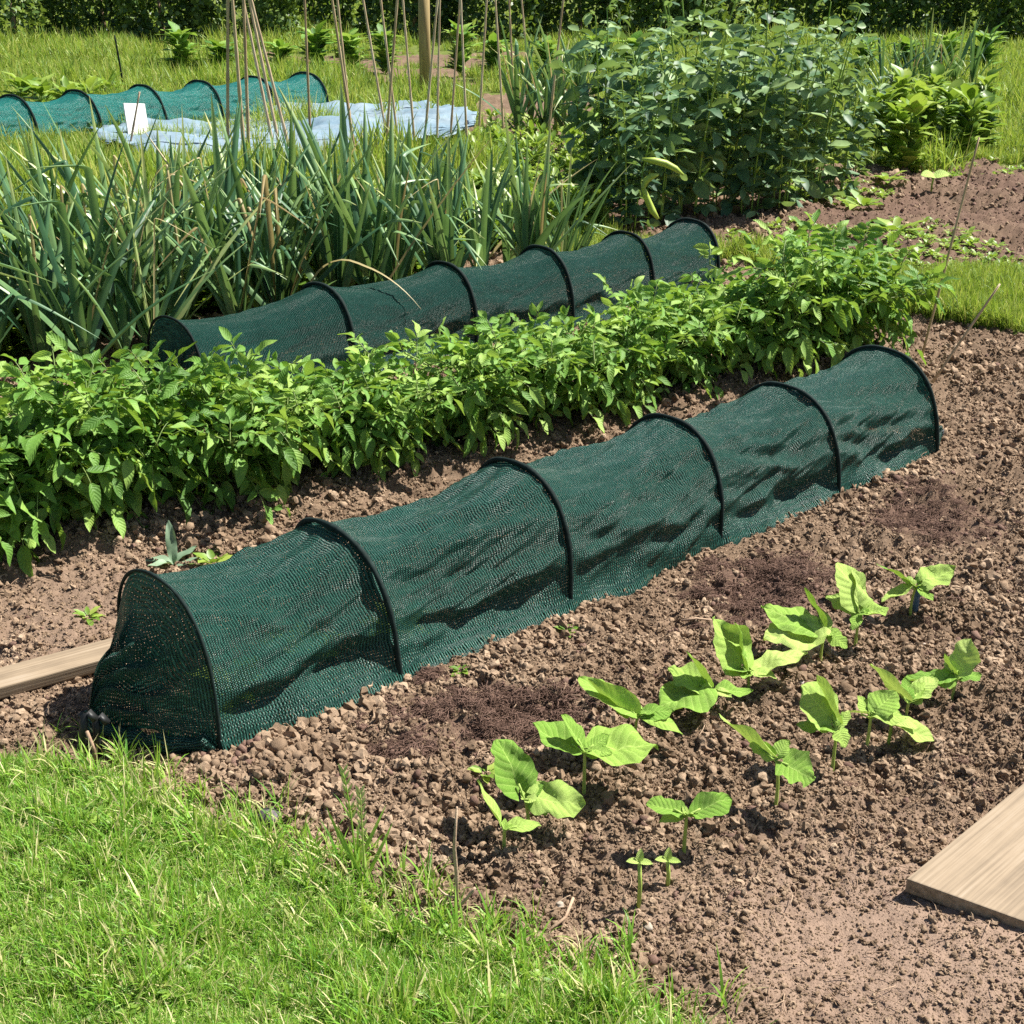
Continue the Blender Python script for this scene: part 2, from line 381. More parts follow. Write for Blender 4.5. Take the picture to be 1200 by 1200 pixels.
def trod_mask(x, y):
    c = at(1090, 1110)
    d = np.hypot((x - c[0]) / 0.62, (y - c[1]) / 0.42)
    a = np.clip(1.3 - d, 0, 1)
    c = at(90, 720)
    return np.maximum(a, 0.6 * np.clip(1.2 - np.hypot((x - c[0]) / 0.3, (y - c[1]) / 0.45), 0, 1))
def ridge(x, y):
    p, q = POT0[:2], POT1[:2]; d = (q - p) / np.linalg.norm(q - p)
    t = (x - p[0]) * d[0] + (y - p[1]) * d[1]
    r = -(x - p[0]) * d[1] + (y - p[1]) * d[0]
    return 0.07 * np.exp(-(r / 0.22) ** 2) * (1 / (1 + np.exp((t - np.linalg.norm(q - p) - 0.2) * 8)))
def under_tunnel(x, y):
    m = np.zeros(np.shape(x))
    for o, L in ((A0, 2.85), (B0, 3.05)):
        t = (x - o[0]) * D[0] + (y - o[1]) * D[1]; r = (x - o[0]) * NR[0] + (y - o[1]) * NR[1]
        m = np.maximum(m, 1 / (1 + np.exp((np.abs(r) - 0.30) * 30)) / (1 + np.exp((np.abs(t - L / 2) - L / 2 - 0.25) * 20)))
    return m
def gz(x, y):
    x = np.asarray(x, float); y = np.asarray(y, float)
    lw = lawn_mask(x, y); md = meadow_mask(x, y)
    tr = trod_mask(x, y); ut = under_tunnel(x, y)
    far = np.clip((y - 7) / 6, 0, 1)
    z = 0.035 * fbm(x, y, 2.2, 2, 4) * (1 - 0.85 * ut) * (1 - 0.5 * far)
    soil = (0.030 * fbm(x, y, 9, 2, 1) + 0.026 * fbm(x, y, 38, 3, 3, 0.6)) * (1 - 0.75 * tr) * (1 - 0.6 * ut)
    z = z + np.where(lw | md, 0.018 + 0.4 * soil, soil) + ridge(x, y) + 0.10 * fbm(x, y, 2.6, 3, 6) * inpoly(x, y, FARBED)
    return z
def on_ground(px, py):
    p = at(px, py)
    p[2] = float(gz(p[0], p[1]))
    p2 = at(px, py, p[2]); p2[2] = float(gz(p2[0], p2[1]))
    return p2

# ------------------------------------------------------------------ ground
def build_ground():
    big = mk('ground', [(-400, -60, -0.16), (400, -60, -0.16), (400, 700, -0.16), (-400, 700, -0.16)], [[0, 1, 2, 3]])
    big.materials.append(M['far_ground']); tag(link('ground', big), kind='structure')
    nr, nc = 1150, 760
    Y = 1.0 * np.exp(np.linspace(0, math.log(110), nr)); 
    s = np.linspace(-1, 1, nc)
    yy = np.repeat(Y[:, None], nc, 1); xx = s[None] * (0.50 * yy + 1.1)
    zz = gz(xx, yy)
    V = np.stack([xx, yy, zz], -1).reshape(-1, 3)
    i, j = np.meshgrid(np.arange(nr - 1), np.arange(nc - 1), indexing='ij'); i = i.ravel(); j = j.ravel()
    Q = np.stack([i * nc + j, i * nc + j + 1, (i + 1) * nc + j + 1, (i + 1) * nc + j], 1)
    c = V[Q].mean(1)
    lw = lawn_mask(c[:, 0], c[:, 1]); md = meadow_mask(c[:, 0], c[:, 1])
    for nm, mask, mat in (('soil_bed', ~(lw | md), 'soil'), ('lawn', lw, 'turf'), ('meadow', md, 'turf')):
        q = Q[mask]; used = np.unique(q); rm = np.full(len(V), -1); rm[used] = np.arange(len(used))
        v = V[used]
        me = mk(nm, v, rm[q], {'peat_shade': peat_shade_mask(v[:, 0], v[:, 1]), 'trod': trod_mask(v[:, 0], v[:, 1])})
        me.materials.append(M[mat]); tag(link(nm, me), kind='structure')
build_ground()

# ------------------------------------------------------------------ scattering of uncountable stuff
def scatter(name, P, rot, scl, idx, sources, label=None):
    me = bpy.data.meshes.new(name)
    n = len(P); me.vertices.add(n); me.vertices.foreach_set('co', np.asarray(P, np.float32).ravel())
    me.attributes.new('rot', 'FLOAT_VECTOR', 'POINT').data.foreach_set('vector', np.asarray(rot, np.float32).ravel())
    me.attributes.new('scl', 'FLOAT', 'POINT').data.foreach_set('value', np.asarray(scl, np.float32))
    me.attributes.new('idx', 'INT', 'POINT').data.foreach_set('value', np.asarray(idx, np.int32))
    o = link(name, me); tag(o, label, name.replace('_', ' '), kind='stuff')
    c = bpy.data.collections.new(name + '_sources')
    for k, s in enumerate(sources):
        c.objects.link(bpy.data.objects.new('%s_source_%02d' % (name, k), s))
    g = bpy.data.node_groups.new(name, 'GeometryNodeTree')
    g.interface.new_socket('Geometry', in_out='INPUT', socket_type='NodeSocketGeometry')
    g.interface.new_socket('Geometry', in_out='OUTPUT', socket_type='NodeSocketGeometry')
    gi, go = g.nodes.new('NodeGroupInput'), g.nodes.new('NodeGroupOutput')
    ci = g.nodes.new('GeometryNodeCollectionInfo'); ci.inputs['Collection'].default_value = c
    ci.inputs['Separate Children'].default_value = True; ci.inputs['Reset Children'].default_value = True
    ip = g.nodes.new('GeometryNodeInstanceOnPoints'); ip.inputs['Pick Instance'].default_value = True
    def na(nm, t):
        q = g.nodes.new('GeometryNodeInputNamedAttribute'); q.data_type = t; q.inputs[0].default_value = nm
        return [s for s in q.outputs if s.enabled][0]
    e = g.nodes.new('FunctionNodeEulerToRotation')
    L = g.links.new
    L(na('rot', 'FLOAT_VECTOR'), e.inputs[0]); L(e.outputs[0], ip.inputs['Rotation'])
    L(na('scl', 'FLOAT'), ip.inputs['Scale']); L(na('idx', 'INT'), ip.inputs['Instance Index'])
    L(gi.outputs[0], ip.inputs['Points']); L(ci.outputs[0], ip.inputs['Instance']); L(ip.outputs[0], go.inputs[0])
    o.modifiers.new('scatter', 'NODES').node_group = g
    return o
def ground_samples(n, x0, y0, x1, y1):
    """random points of the ground, denser near the viewer"""
    px = rng.uniform(x0, x1, n); py = rng.uniform(y0, y1, n)
    a, b = (px - 600) / FPX, (py - 600) / FPX
    t = CAMH / (SP + b * CP)
    return a * t, (CP - b * SP) * t

clods = [stone_mesh('soil_clod', M['clod'], 1, k, 2, 1.25, 0.75, k % 3 != 0) for k in range(10)]
x, y = ground_samples(380000, -60, 190, 1260, 1260)
ok = ~(lawn_mask(x, y) | meadow_mask(x, y)); x, y = x[ok], y[ok]
r = 0.0019 * rng.random(len(x)) ** -0.46; r = np.minimum(r, 0.0135)
r *= 0.55 + 0.115 * np.minimum(y, 5.5) + 0.34 * np.clip(y - 6.5, 0, 4)
r *= (1 - 0.45 * trod_mask(x, y)) * (1 - 0.35 * (peat_shade_mask(x, y) > 0.45)) * (0.8 + 0.7 * (fbm(x, y, 5, 2, 6) + 0.25).clip(0, 1))
keep = rng.random(len(x)) > 0.55 * trod_mask(x, y); x, y, r = x[keep], y[keep], r[keep]
pk = peat_shade_mask(x, y) + 1.6 * fbm(x, y, 40, 2, 5) > 0.68  # also picks crumbs on the far bed with its painted shade
z = gz(x, y) + 0.25 * r
def clod_scatter(nm, sel, src):
    n = sel.sum()
    scatter(nm, np.stack([x[sel], y[sel], z[sel]], 1), rng.uniform(0, 6.28, (n, 3)), r[sel], rng.integers(0, len(src), n), src)
clod_scatter('soil_clods', ~pk, clods)
clod_scatter('peat_crumbs', pk, [stone_mesh('peat_crumb', M['peat_shade'], 1, 40 + k, 1, 0.9, 0.7) for k in range(5)])
# bits of straw and root lying on the soil
x2, y2 = ground_samples(1500, -60, 420, 1260, 1200); ok = ~(lawn_mask(x2, y2) | meadow_mask(x2, y2)); x2, y2 = x2[ok], y2[ok]
def straw_mesh(k):
    q = np.random.default_rng(k); mb = MB(); V, Q = tube(bez((-1, 0, 0), (0, q.uniform(-.5, .5), .15), (1, q.uniform(-.2, .2), .05), 6), .05, 5); mb.add(V, Q)
    return mb.mesh('straw', M['twig'])
scatter('straw_bits', np.stack([x2, y2, gz(x2, y2) + .008], 1), np.stack([0 * x2, rng.normal(0, .15, len(x2)), rng.uniform(0, 6.28, len(x2))], 1), rng.uniform(.004, .02, len(x2)), rng.integers(0, 4, len(x2)),
        [straw_mesh(k) for k in range(4)])
# fibres in the dark peaty patches
def fibre_mesh(k):
    q = np.random.default_rng(k); mb = MB()
    for _ in range(7):
        a = q.uniform(0, 6.28); l = q.uniform(.4, 1); c = np.array([q.normal(0, .5), q.normal(0, .5), .1])
        d = np.array([math.cos(a), math.sin(a), q.uniform(-.1, .35)])
        V, Q = tube(bez(c - d * l, c + q.normal(0, .25, 3), c + d * l, 5), 0.045, 3); mb.add(V, Q)
    return mb.mesh('peat_fibre', M['peat_shade'])
x, y = ground_samples(26000, 380, 540, 1200, 930)
ok = peat_shade_mask(x, y) + 1.1 * fbm(x, y, 25, 3, 5) > 0.62; x, y = x[ok], y[ok]
scatter('peat_fibres', np.stack([x, y, gz(x, y) + 0.005], 1), np.stack([0 * x, 0 * x, rng.uniform(0, 6.28, len(x))], 1),
        rng.uniform(0.008, 0.02, len(x)), rng.integers(0, 5, len(x)), [fibre_mesh(k) for k in range(5)])

# ------------------------------------------------------------------ grass
def tuft_mesh(seed, n, rad, lo, hi, wid, mat, lean=0.6, dry=0.15, bend=0.6, flat=0.0):
    q = np.random.default_rng(seed); mb = MB()
    for _ in range(n):
        a, ra = q.uniform(0, 6.28), rad * math.sqrt(q.random())
        b = np.array([ra * math.cos(a), ra * math.sin(a), -0.004])
        L = q.uniform(lo, hi); az = q.uniform(0, 6.28); ln = abs(q.normal(0, lean)) + flat * q.random()
        dirv = np.array([math.cos(az), math.sin(az), 0])
        mid = b + L * 0.55 * (np.array([0, 0, 1]) * math.cos(ln * 0.6) + dirv * math.sin(ln * 0.6))
        e2 = ln + bend * q.random()
        tip = mid + L * 0.5 * (np.array([0, 0, 1]) * math.cos(e2 * 1.3) + dirv * math.sin(e2 * 1.3))
        P = bez(b, mid, tip, 5)
        tw = q.uniform(-1.2, 1.2)
        sd = np.array([-math.sin(az + tw), math.cos(az + tw), 0.15 * q.normal()])
        w = wid * q.uniform(0.6, 1.3) * np.array([0.75, 1, 0.85, 0.55, 0.04])[:, None]
        V = np.concatenate([P - sd * w, P + sd * w])
        Q = np.array([[i, i + 5, i + 6, i + 1] for i in range(4)])
        v = q.uniform(0.92, 1.1) if q.random() < dry else q.uniform(0.1, 0.72)
        mb.add(V, Q, v)
    return mb.mesh('grass_tuft', mat)
def weed_mesh(seed, n=9, L=0.06, W=0.028, up=0.5, mat='weed', stem=0.0, name='weed'):
    q = np.random.default_rng(seed); mb = MB()
    for k in range(n):
        az = k * 2.4 + q.uniform(-.4, .4); el = up * q.uniform(0.3, 1.5)
        d = np.array([math.cos(az) * math.cos(el), math.sin(az) * math.cos(el), math.sin(el)])
        b = np.array([0, 0, stem * q.random()]) + d * L * 0.25
        l = L * q.uniform(0.6, 1.2)
        V, Q, uv = leaf(b, d, (0, 0, 1), l, W * l / L * q.uniform(.8, 1.2), 3, 5, 0.3, q.uniform(0.1, 0.4), 0, 0.04, 0.7, q.uniform(0, 6))
        mb.add(V, Q, q.uniform(0.1, 0.95), uv)
        if stem:
            V, Q = tube([(0, 0, 0), b * 0.6, b], 0.0022, 4); mb.add(V, Q, 0.3)
    return mb.mesh(name, M[mat])
# short lawn in front
x, y = ground_samples(26000, -120, 850, 900, 1330)
ok = lawn_mask(x, y); x, y = x[ok], y[ok]
dense = 1 - 0.0 * x
n = len(x)
src = [tuft_mesh(100 + k, 22, 0.022, 0.025, 0.060, 0.0016, M['grass'], 0.75, 0.10, 1.0, 0.5) for k in range(8)]
src += [tuft_mesh(140 + k, 14, 0.014, 0.05, 0.095, 0.0017, M['grass'], 0.45, 0.08, 0.9) for k in range(3)]
src += [tuft_mesh(160 + k, 14, 0.025, 0.03, 0.07, 0.0013, M['grass'], 1.1, 0.95, 0.6, 0.8) for k in range(2)]
src += [weed_mesh(170 + k, 7, 0.016, 0.013, 0.5, 'weed', 0.02, 'clover') for k in range(2)] + [tuft_mesh(175, 12, 0.03, 0.02, 0.05, 0.003, M['grass'], 0.9, 0.05, 1.0, 0.6)]
idx = rng.choice(len(src), n, p=[0.74 / 8] * 8 + [0.09 / 3] * 3 + [0.08 / 2] * 2 + [0.04 / 2] * 2 + [0.05])
hm = 0.75 + 1.1 * (fbm(x, y, 5, 3, 2) + 0.2).clip(0, 1)
scatter('lawn_grass', np.stack([x, y, gz(x, y)], 1), np.stack([0 * x, 0 * x, rng.uniform(0, 6.28, n)], 1), 0.74 * hm * rng.uniform(0.7, 1.25, n), idx, src,
        'short bright green lawn in the lower left corner')
# ragged sparse grass along the lawn's edge
P = []
for a, b in zip(LAWN[1:-3], LAWN[2:-2]):
    L = math.dist(a, b)
    for _ in range(int(L * 260)):
        t = random.random(); P.append((a[0] + (b[0] - a[0]) * t + random.gauss(.01, .05), a[1] + (b[1] - a[1]) * t + random.gauss(.02, .05)))
P = np.array(P); x, y = P[:, 0], P[:, 1]; n = len(x)
src = [tuft_mesh(180 + k, 10, 0.014, 0.04, 0.10, 0.0021, M['grass'], 0.55, 0.12, 1.0) for k in range(5)]
scatter('edge_grass', np.stack([x, y, gz(x, y)], 1), np.stack([0 * x, 0 * x, rng.uniform(0, 6.28, n)], 1), rng.uniform(0.6, 1.15, n), rng.integers(0, 5, n), src,
        'taller ragged grass along the edge of the lawn')
SHEET = outline([(100, 176), (180, 162), (250, 160), (262, 145), (330, 138), (420, 136), (500, 142), (565, 150), (560, 178), (470, 205), (400, 222), (330, 232), (262, 232), (200, 216), (140, 204)])
# rough grass behind the rear tunnel and over the far plots
x, y = ground_samples(52000, -160, 6, 1360, 420)
ok = meadow_mask(x, y) & (y < 75) & ~(inpoly(x, y, SHEET) & (rng.random(len(x)) < 0.97)); x, y = x[ok], y[ok]
px, py = to_px(np.stack([x, y, 0 * x], -1)); n = len(x)
src = [tuft_mesh(200 + k, 26, 0.06, 0.10, 0.22, 0.0042, M['grass_far'], 0.5, 0.12, 0.9) for k in range(6)]
s = (0.55 + 0.05 * np.minimum(y, 22)) * rng.uniform(0.7, 1.2, n)
s = np.where((px > 640) & (py > 262), s * 0.62, s)
s = np.where((px < 640) & (y < 10.0), s * 1.25, s)
s = np.where((py < 140) , s * 0.8, s) * (0.55 + 1.5 * (fbm(x, y, .7, 3, 6) + .35).clip(0, 1))
scatter('meadow_grass', np.stack([x, y, gz(x, y)], 1), np.stack([0 * x, 0 * x, rng.uniform(0, 6.28, n)], 1), s, rng.integers(0, 6, n), src,
        'rough yellow-green grass behind the rear tunnel and over the far plots')

# tall grass against the foot of the teal tunnel
a, b = at(-60, 202), at(395, 150); n = 420
f = rng.random(n); x = a[0] + (b[0] - a[0]) * f + rng.normal(0, .16, n); y = a[1] + (b[1] - a[1]) * f + rng.normal(0, .14, n) + .02
src = [tuft_mesh(230 + k, 24, 0.07, 0.18, 0.42, 0.0045, M['grass_far'], 0.55, 0.08, 1.2) for k in range(4)]
hgt = 0.55 + 0.75 * np.clip(fbm(f * 6, f * 0, 1.0, 2, 2) + .4, 0, 1) * (0.5 + f)
scatter('tall_grass', np.stack([x, y, gz(x, y)], 1), np.stack([0 * x, 0 * x, rng.uniform(0, 6.28, n)], 1), hgt * rng.uniform(.7, 1.1, n), rng.integers(0, 4, n), src,
        'long arching grass against the foot of the teal tunnel')

# ------------------------------------------------------------------ small weed rosettes and undergrowth
# lush weeds between the leeks and the membrane
x, y = ground_samples(6000, -120, 150, 705, 425)
ok = (meadow_mask(x, y) | True) & (np.hypot(0, 0) == 0); 
px, py = to_px(np.stack([x, y, 0 * x], -1))
ok = ~inpoly(x, y, SHEET) & (((py > np.where(px < 130, 215, 246)) & (py < 425 - 0.22 * np.maximum(px, 0))) | ((px > 550) & (py < 262) & (rng.random(len(px)) < .5))); x, y = x[ok], y[ok]; n = len(x)
src = [weed_mesh(300 + k, 16, 0.11, 0.045, 0.8, 'weed', 0.16, 'undergrowth') for k in range(5)]
scatter('undergrowth', np.stack([x, y, gz(x, y)], 1), np.stack([0 * x, 0 * x, rng.uniform(0, 6.28, n)], 1), rng.uniform(0.6, 1.15, n), rng.integers(0, 5, n), src,
        'lush yellow-green weeds between the leeks and the pale membrane')
# seedling weeds over the far bare plot
x, y = ground_samples(1500, 850, 196, 1260, 318)
v = fbm(x, y, 1.2, 3, 1); ok = ~meadow_mask(x, y) & (v > 0.06); x, y = x[ok], y[ok]; n = len(x)
src = [weed_mesh(330 + k, 9, 0.034, 0.018, 0.7) for k in range(4)]
scatter('weed_seedlings', np.stack([x, y, gz(x, y)], 1), np.stack([0 * x, 0 * x, rng.uniform(0, 6.28, n)], 1), rng.uniform(0.6, 1.6, n), rng.integers(0, 4, n), src,
        'tiny weeds sprouting over the bare plot at the far right')

WEEDS = [(103, 722, 0.035, 'weed', 'tiny green weed on the bare soil left of the near tunnel'),
         (250, 660, 0.055, 'weed', 'small yellow-green weed behind the first hoop of the near tunnel'),
         (268, 664, 0.04, 'weed', 'low yellowish weed touching the back of the near tunnel'),
         (292, 655, 0.03, 'weed', 'little weed between the potato row and the near tunnel'),
         (540, 787, 0.025, 'weed', 'tiny weed at the foot of the near tunnel beside its second hoop'),
         (664, 738, 0.025, 'weed', 'tiny weed on the soil near the third hoop of the near tunnel'),
         (568, 922, 0.035, 'weed', 'small dark green weed behind the smallest bean seedlings'),
         (1050, 268, 0.16, 'weed', 'bright weed clump on the far bare plot'),
         (1010, 243, 0.14, 'weed', 'low weed patch in the middle of the far bare plot'),
         (935, 232, 0.14, 'weed', 'weed clump in front of the broad beans'),
         (995, 240, 0.10, 'weed', 'small weed on the far bare plot beside the weed patch'),
         (1040, 215, 0.12, 'weed', 'weed at the back edge of the far bare plot')]
for k, (px, py, s, m, lab) in enumerate(WEEDS):
    o = link('weed', weed_mesh(400 + k, 11, s, s * 0.5, 0.55, m), None, on_ground(px, py)); tag(o, lab, 'weed')
# grey-green thistle-like weed just behind the first hoop
t = thing('thistle', 'grey-green thistle with long spread leaves behind the first hoop', 'weed', on_ground(204, 664))
for dx, dy, dz, L, W in ((-.09, .02, .02, .10, .035), (.11, -.01, .012, .13, .04), (-.01, .03, .13, .12, .03), (.06, .05, .05, .08, .03), (-.05, -.05, .03, .08, .03)):
    V, Q, uv = leaf((0, 0, 0.008), (dx, dy, dz), (0, 0, 1) if dz < .1 else (0.3, -1, 0.3), L, W, 5, 9, 0.3, 0.18, 0, 0.05, 0.6, random.random() * 6)
    mb = MB(); mb.add(V, Q, random.uniform(.3, .9), uv); link('leaf', mb.mesh('thistle_leaf', M['grey_weed']), t)

# ------------------------------------------------------------------ net tunnels
def arch(w, h, t, p=0.72):
    c, s = np.cos(t), np.sin(t)
    return w * np.sign(c) * np.abs(c) ** 0.85, h * np.abs(s) ** p
def make_tunnel(name, label, origin, d, s_hoops, w, h, mat, hoop_r, wrinkle=1.0, seed=0, near_gather=(-0.24, -0.05), far_gather=(0.10, 0.05),
                heights=None, nv=90, cords=True, skirt=0.035, tilt=None):
    d = np.asarray(d); n = np.array([d[1], -d[0], 0.0]); o = np.array(origin, float)
    root = thing(name, label, 'garden tunnel', o)
    sh = np.asarray(s_hoops, float); hs = np.asarray(heights if heights is not None else [h] * len(sh), float)
    tl = np.asarray(tilt if tilt is not None else [0] * len(sh), float)
    NU, NV = 132, int((sh[-1] - sh[0]) / 0.011) + 2
    s = np.linspace(sh[0], sh[-1], NV); t = np.linspace(0, np.pi, NU)
    k = np.clip(np.searchsorted(sh, s, 'right') - 1, 0, len(sh) - 2)
    q = (s - sh[k]) / (sh[k + 1] - sh[k])
    sag = 4 * q * (1 - q); sag = sag ** 0.8
    hh = hs[k] * (1 - q) + hs[k + 1] * q; tt = tl[k] * (1 - q) + tl[k + 1] * q
    SAG = np.random.default_rng(seed).uniform(0.8, 1.25, len(sh))[k]
    H = hh * (1 - 0.155 * sag * SAG); W = w * (1 - 0.05 * sag)
    T, S = np.meshgrid(t, s, indexing='ij')
    X, Z = arch(W[None], H[None], T)
    sgn = np.cos(T); side = np.abs(sgn)
    # folds: long creases along the cloth, strongest low on the sides, pulled taut at each hoop
    amp = (0.10 + 0.90 * sag)[None] * wrinkle
    arcl = T / np.pi * (2.6 * h)
    f1 = fbm(S * 0.7 + seed * 3.1, arcl * 3.0 + 0.6 * S, 2.4, 3, seed % 8)
    f2 = fbm(S * 1.3 - seed, arcl * 2.0 - 1.2 * S, 7.0, 3, (seed + 3) % 8)
    f3 = 1 - np.abs(2 * fbm(S * 0.9 + 5 + seed, arcl * 2.8 + 0.5 * S, 4.0, 2, (seed + 5) % 8))   # ridged
    low = 0.35 + 0.65 * side
    f4 = fbm(S * 2.2 + seed, arcl * 15 - 4 * S, 2.0, 3, (seed + 1) % 8)
    disp = amp * low * (0.060 * f1 + 0.016 * f2 + 0.028 * (f3 - 0.7) + 0.030 * f4)
    # a drooping roll of slack cloth above the foot
    zrel = Z / np.maximum(H[None], 1e-3)
    cz = 0.30 + 0.22 * fbm(S + 2 + seed, sgn, 1.6, 2, 6)
    roll = np.exp(-((zrel - cz - 0.14) / 0.10) ** 2) - 1.15 * np.exp(-((zrel - cz + 0.03) / 0.075) ** 2)
    disp = disp + 0.013 * wrinkle * (0.12 + 0.88 * sag)[None] * roll * (1.0 + 0.9 * fbm(S, sgn + seed, 3, 2, 1)) * (zrel < 0.85)
    # skirt of cloth running out on the soil
    foot = np.clip(1 - Z / 0.055, 0, 1) ** 2
    X = X + np.sign(sgn) * foot * (skirt * (0.5 + 0.5 * sag)[None] + 0.035 * fbm(S, sgn + 3, 7, 3, 2))
    nx, nz = np.cos(T) * 0.9, np.sin(T)
    X = X + disp * nx * (1 - 0.7 * foot); Z = np.maximum(Z + disp * nz * (1 - foot), 0)
    P = (d[None, None] * (S + tt[None] * Z / h)[..., None] + n[None, None] * X[..., None]); P[..., 2] = Z
    g = gz(o[0] + P[..., 0], o[1] + P[..., 1])
    P[..., 2] += (g + 0.006) * np.clip(1 - Z / 0.12, 0, 1) - 0.010 * (Z < 1e-3)
    uv = np.stack([arcl, S, 0 * S], -1)
    mb = MB(); mb.add(P.reshape(-1, 3), grid_quads(NU, NV), 0.5, uv.reshape(-1, 3))
    link('netting', mb.mesh(name + '_netting', mat), root)
    # end closures: the cloth is drawn together and tied at the ground
    for endk, (ga, gb), sg in ((0, near_gather, -1), (-1, far_gather, 1)):
        NR_ = 48
        rr = np.linspace(0, 1, NR_)
        T2, R2 = np.meshgrid(t, rr, indexing='ij')
        x0, z0 = arch(w, hs[endk], T2)
        base = sh[endk] + tl[endk] * z0 / h
        gx = gb
        e = R2 ** 0.92
        xx = x0 * (1 - e) + gx * e
        zz = z0 * (1 - R2) ** 0.62 * (1 - 0.30 * np.sin(np.pi * np.minimum(R2 * 1.15, 1))) + 0.035 * R2
        ss = base + ga * (R2 ** 0.85)
        pl = 0.022 * np.sin(T2 * 13 + 2.0 * np.sin(R2 * 5)) * R2 * (1.15 - R2) * 2.4 + 0.05 * fbm(T2 * 1.3 + seed, R2, 2.2, 3, 4) * np.sin(np.pi * R2)
        zz = np.maximum(zz + pl * wrinkle, 0.004); xx = xx + 0.6 * pl
        Pc = d[None, None] * ss[..., None] + n[None, None] * xx[..., None]
        g = gz(o[0] + Pc[..., 0], o[1] + Pc[..., 1])
        Pc[..., 2] = zz + (g + 0.004) * np.clip(1 - zz / 0.1, 0, 1)
        uv = np.stack([T2 / np.pi * 2.6 * h * (1 - 0.6 * R2), 7 + R2 * math.hypot(h, ga), 0 * R2], -1)
        mb = MB(); mb.add(Pc.reshape(-1, 3), grid_quads(NU, NR_), 0.5, uv.reshape(-1, 3))
        link('end_netting', mb.mesh(name + '_end_netting', mat), root)
        if cords:
            mb = MB()
            tip = d * (sh[endk] + ga) + n * gx
            tz = float(gz(o[0] + tip[0], o[1] + tip[1]))
            for m_ in range(3):
                a = m_ * 2.1
                ring = [tip + np.array([0.020 * math.cos(b), 0.020 * math.sin(b), tz + 0.035 + 0.008 * m_]) for b in np.linspace(a, a + 5.6, 14)]
                V, Q = tube(ring, 0.004, 5); mb.add(V, Q)
            link('drawstring', mb.mesh(name + '_drawstring', M['cord']), root)
    # wire hoops in their dark sleeves
    for i in range(len(sh)):
        tt_ = np.linspace(0.0, np.pi, 60); jit = 0.006 * np.sin(tt_ * 2 + i)
        x0, z0 = arch(w + hoop_r * 0.45, hs[i] + hoop_r * 0.45, tt_)
        Pc = d[None] * (sh[i] + tl[i] * z0 / h + jit)[:, None] + n[None] * (x0)[:, None]; Pc[:, 2] = z0
        f0, f1_ = Pc[0].copy(), Pc[-1].copy(); f0[2] -= 0.06; f1_[2] -= 0.06
        Pc = np.concatenate([[f0], Pc, [f1_]])
        rad = hoop_r * (0.6 if i == 0 else 1.0) * (1 + 0.12 * np.sin(np.linspace(0, 40, len(Pc)) + i))
        V, Q = tube(Pc, rad, 8); mb = MB(); mb.add(V, Q)
        link('hoop', mb.mesh(name + '_hoop', M['hoop']), root)
    return root
make_tunnel('net_tunnel', 'long dark green net tunnel on bare soil in front of the potato row', A0, D, [0, .475, 1.032, 1.643, 2.232, 2.805], 0.215, 0.329, M['net'], 0.0070,
            1.0, 3, (-0.175, -0.03), (0.08, 0.16), heights=[.338, .33, .338, .325, .312, .335], tilt=[0.0, -0.02, 0.02, 0.02, -0.03, -0.06])
make_tunnel('net_tunnel', 'smooth dark green net tunnel between the potato row and the leeks', B0, D, [0.0, 0.68, 1.33, 1.93, 2.48, 2.97], 0.215, 0.325, M['net_back'], 0.0085,
            0.45, 6, (-0.13, 0.06), (0.05, 0.0), heights=[.315, .34, .335, .33, .325, .33], tilt=[0, .01, .02, 0, .02, .02])
t0, t1 = at(-60, 184), at(378, 136); dd = unit(t1 - t0); LL = float(np.linalg.norm(t1 - t0))
make_tunnel('net_tunnel', 'bright teal net tunnel in long grass at the back', (t0[0], t0[1], 0), dd, [float(np.linalg.norm(at(q_, 184 + (136 - 184) * (q_ + 60) / 438.) - t0)) for q_ in (-60, 22, 96, 172, 238, 300, 360)], 0.36, 0.47, M['teal'], 0.011,
            0.8, 1, (-0.3, 0), (0.05, 0.1), cords=False)

# rolled hem of the near end cloth lying from the tie to the first hoop's foot
near = [o_ for o_ in bpy.data.objects if o_.name == 'net_tunnel'][0]
C = bez(D * -.178 + NR * -.035 + np.array([0, 0, .045]), D * -.13 + NR * .10 + np.array([0, 0, .000]), D * -.015 + NR * .205 + np.array([0, 0, .028]), 26)
C[:, 2] += gz(A0[0] + C[:, 0], A0[1] + C[:, 1]) + .004 * np.sin(np.arange(26) * 1.3)
V, Q = tube(C, .019 + .004 * np.sin(np.arange(26) * .8), 12)
mb = MB(); nC = len(V) // 12; uvh = np.stack([np.tile(np.linspace(0, .36, nC), 12), np.repeat(np.linspace(0, .12, 12), nC), np.zeros(12 * nC)], -1)
mb.add(V, Q, .5, uvh); link('hem', mb.mesh('hem', M['net']), near)
def peg(px, py, lean, label, hgt=0.11):
    o = on_ground(px, py)
    mb = MB(); V, Q = tube([(0, 0, -.04), (lean * .4, 0, hgt * .5), (lean, 0.0, hgt), (lean + .012, 0, hgt + .006), (lean + .024, 0, hgt - .012)], 0.0085, 8); mb.add(V, Q)
    tag(link('ground_peg', mb.mesh('ground_peg', M['cord']), None, o), label, 'peg')
peg(99, 890, 0.012, 'black hooked peg left of the other at the gathered end of the near tunnel')
peg(116, 886, 0.004, 'black hooked peg right of the other at the gathered end of the near tunnel', 0.095)

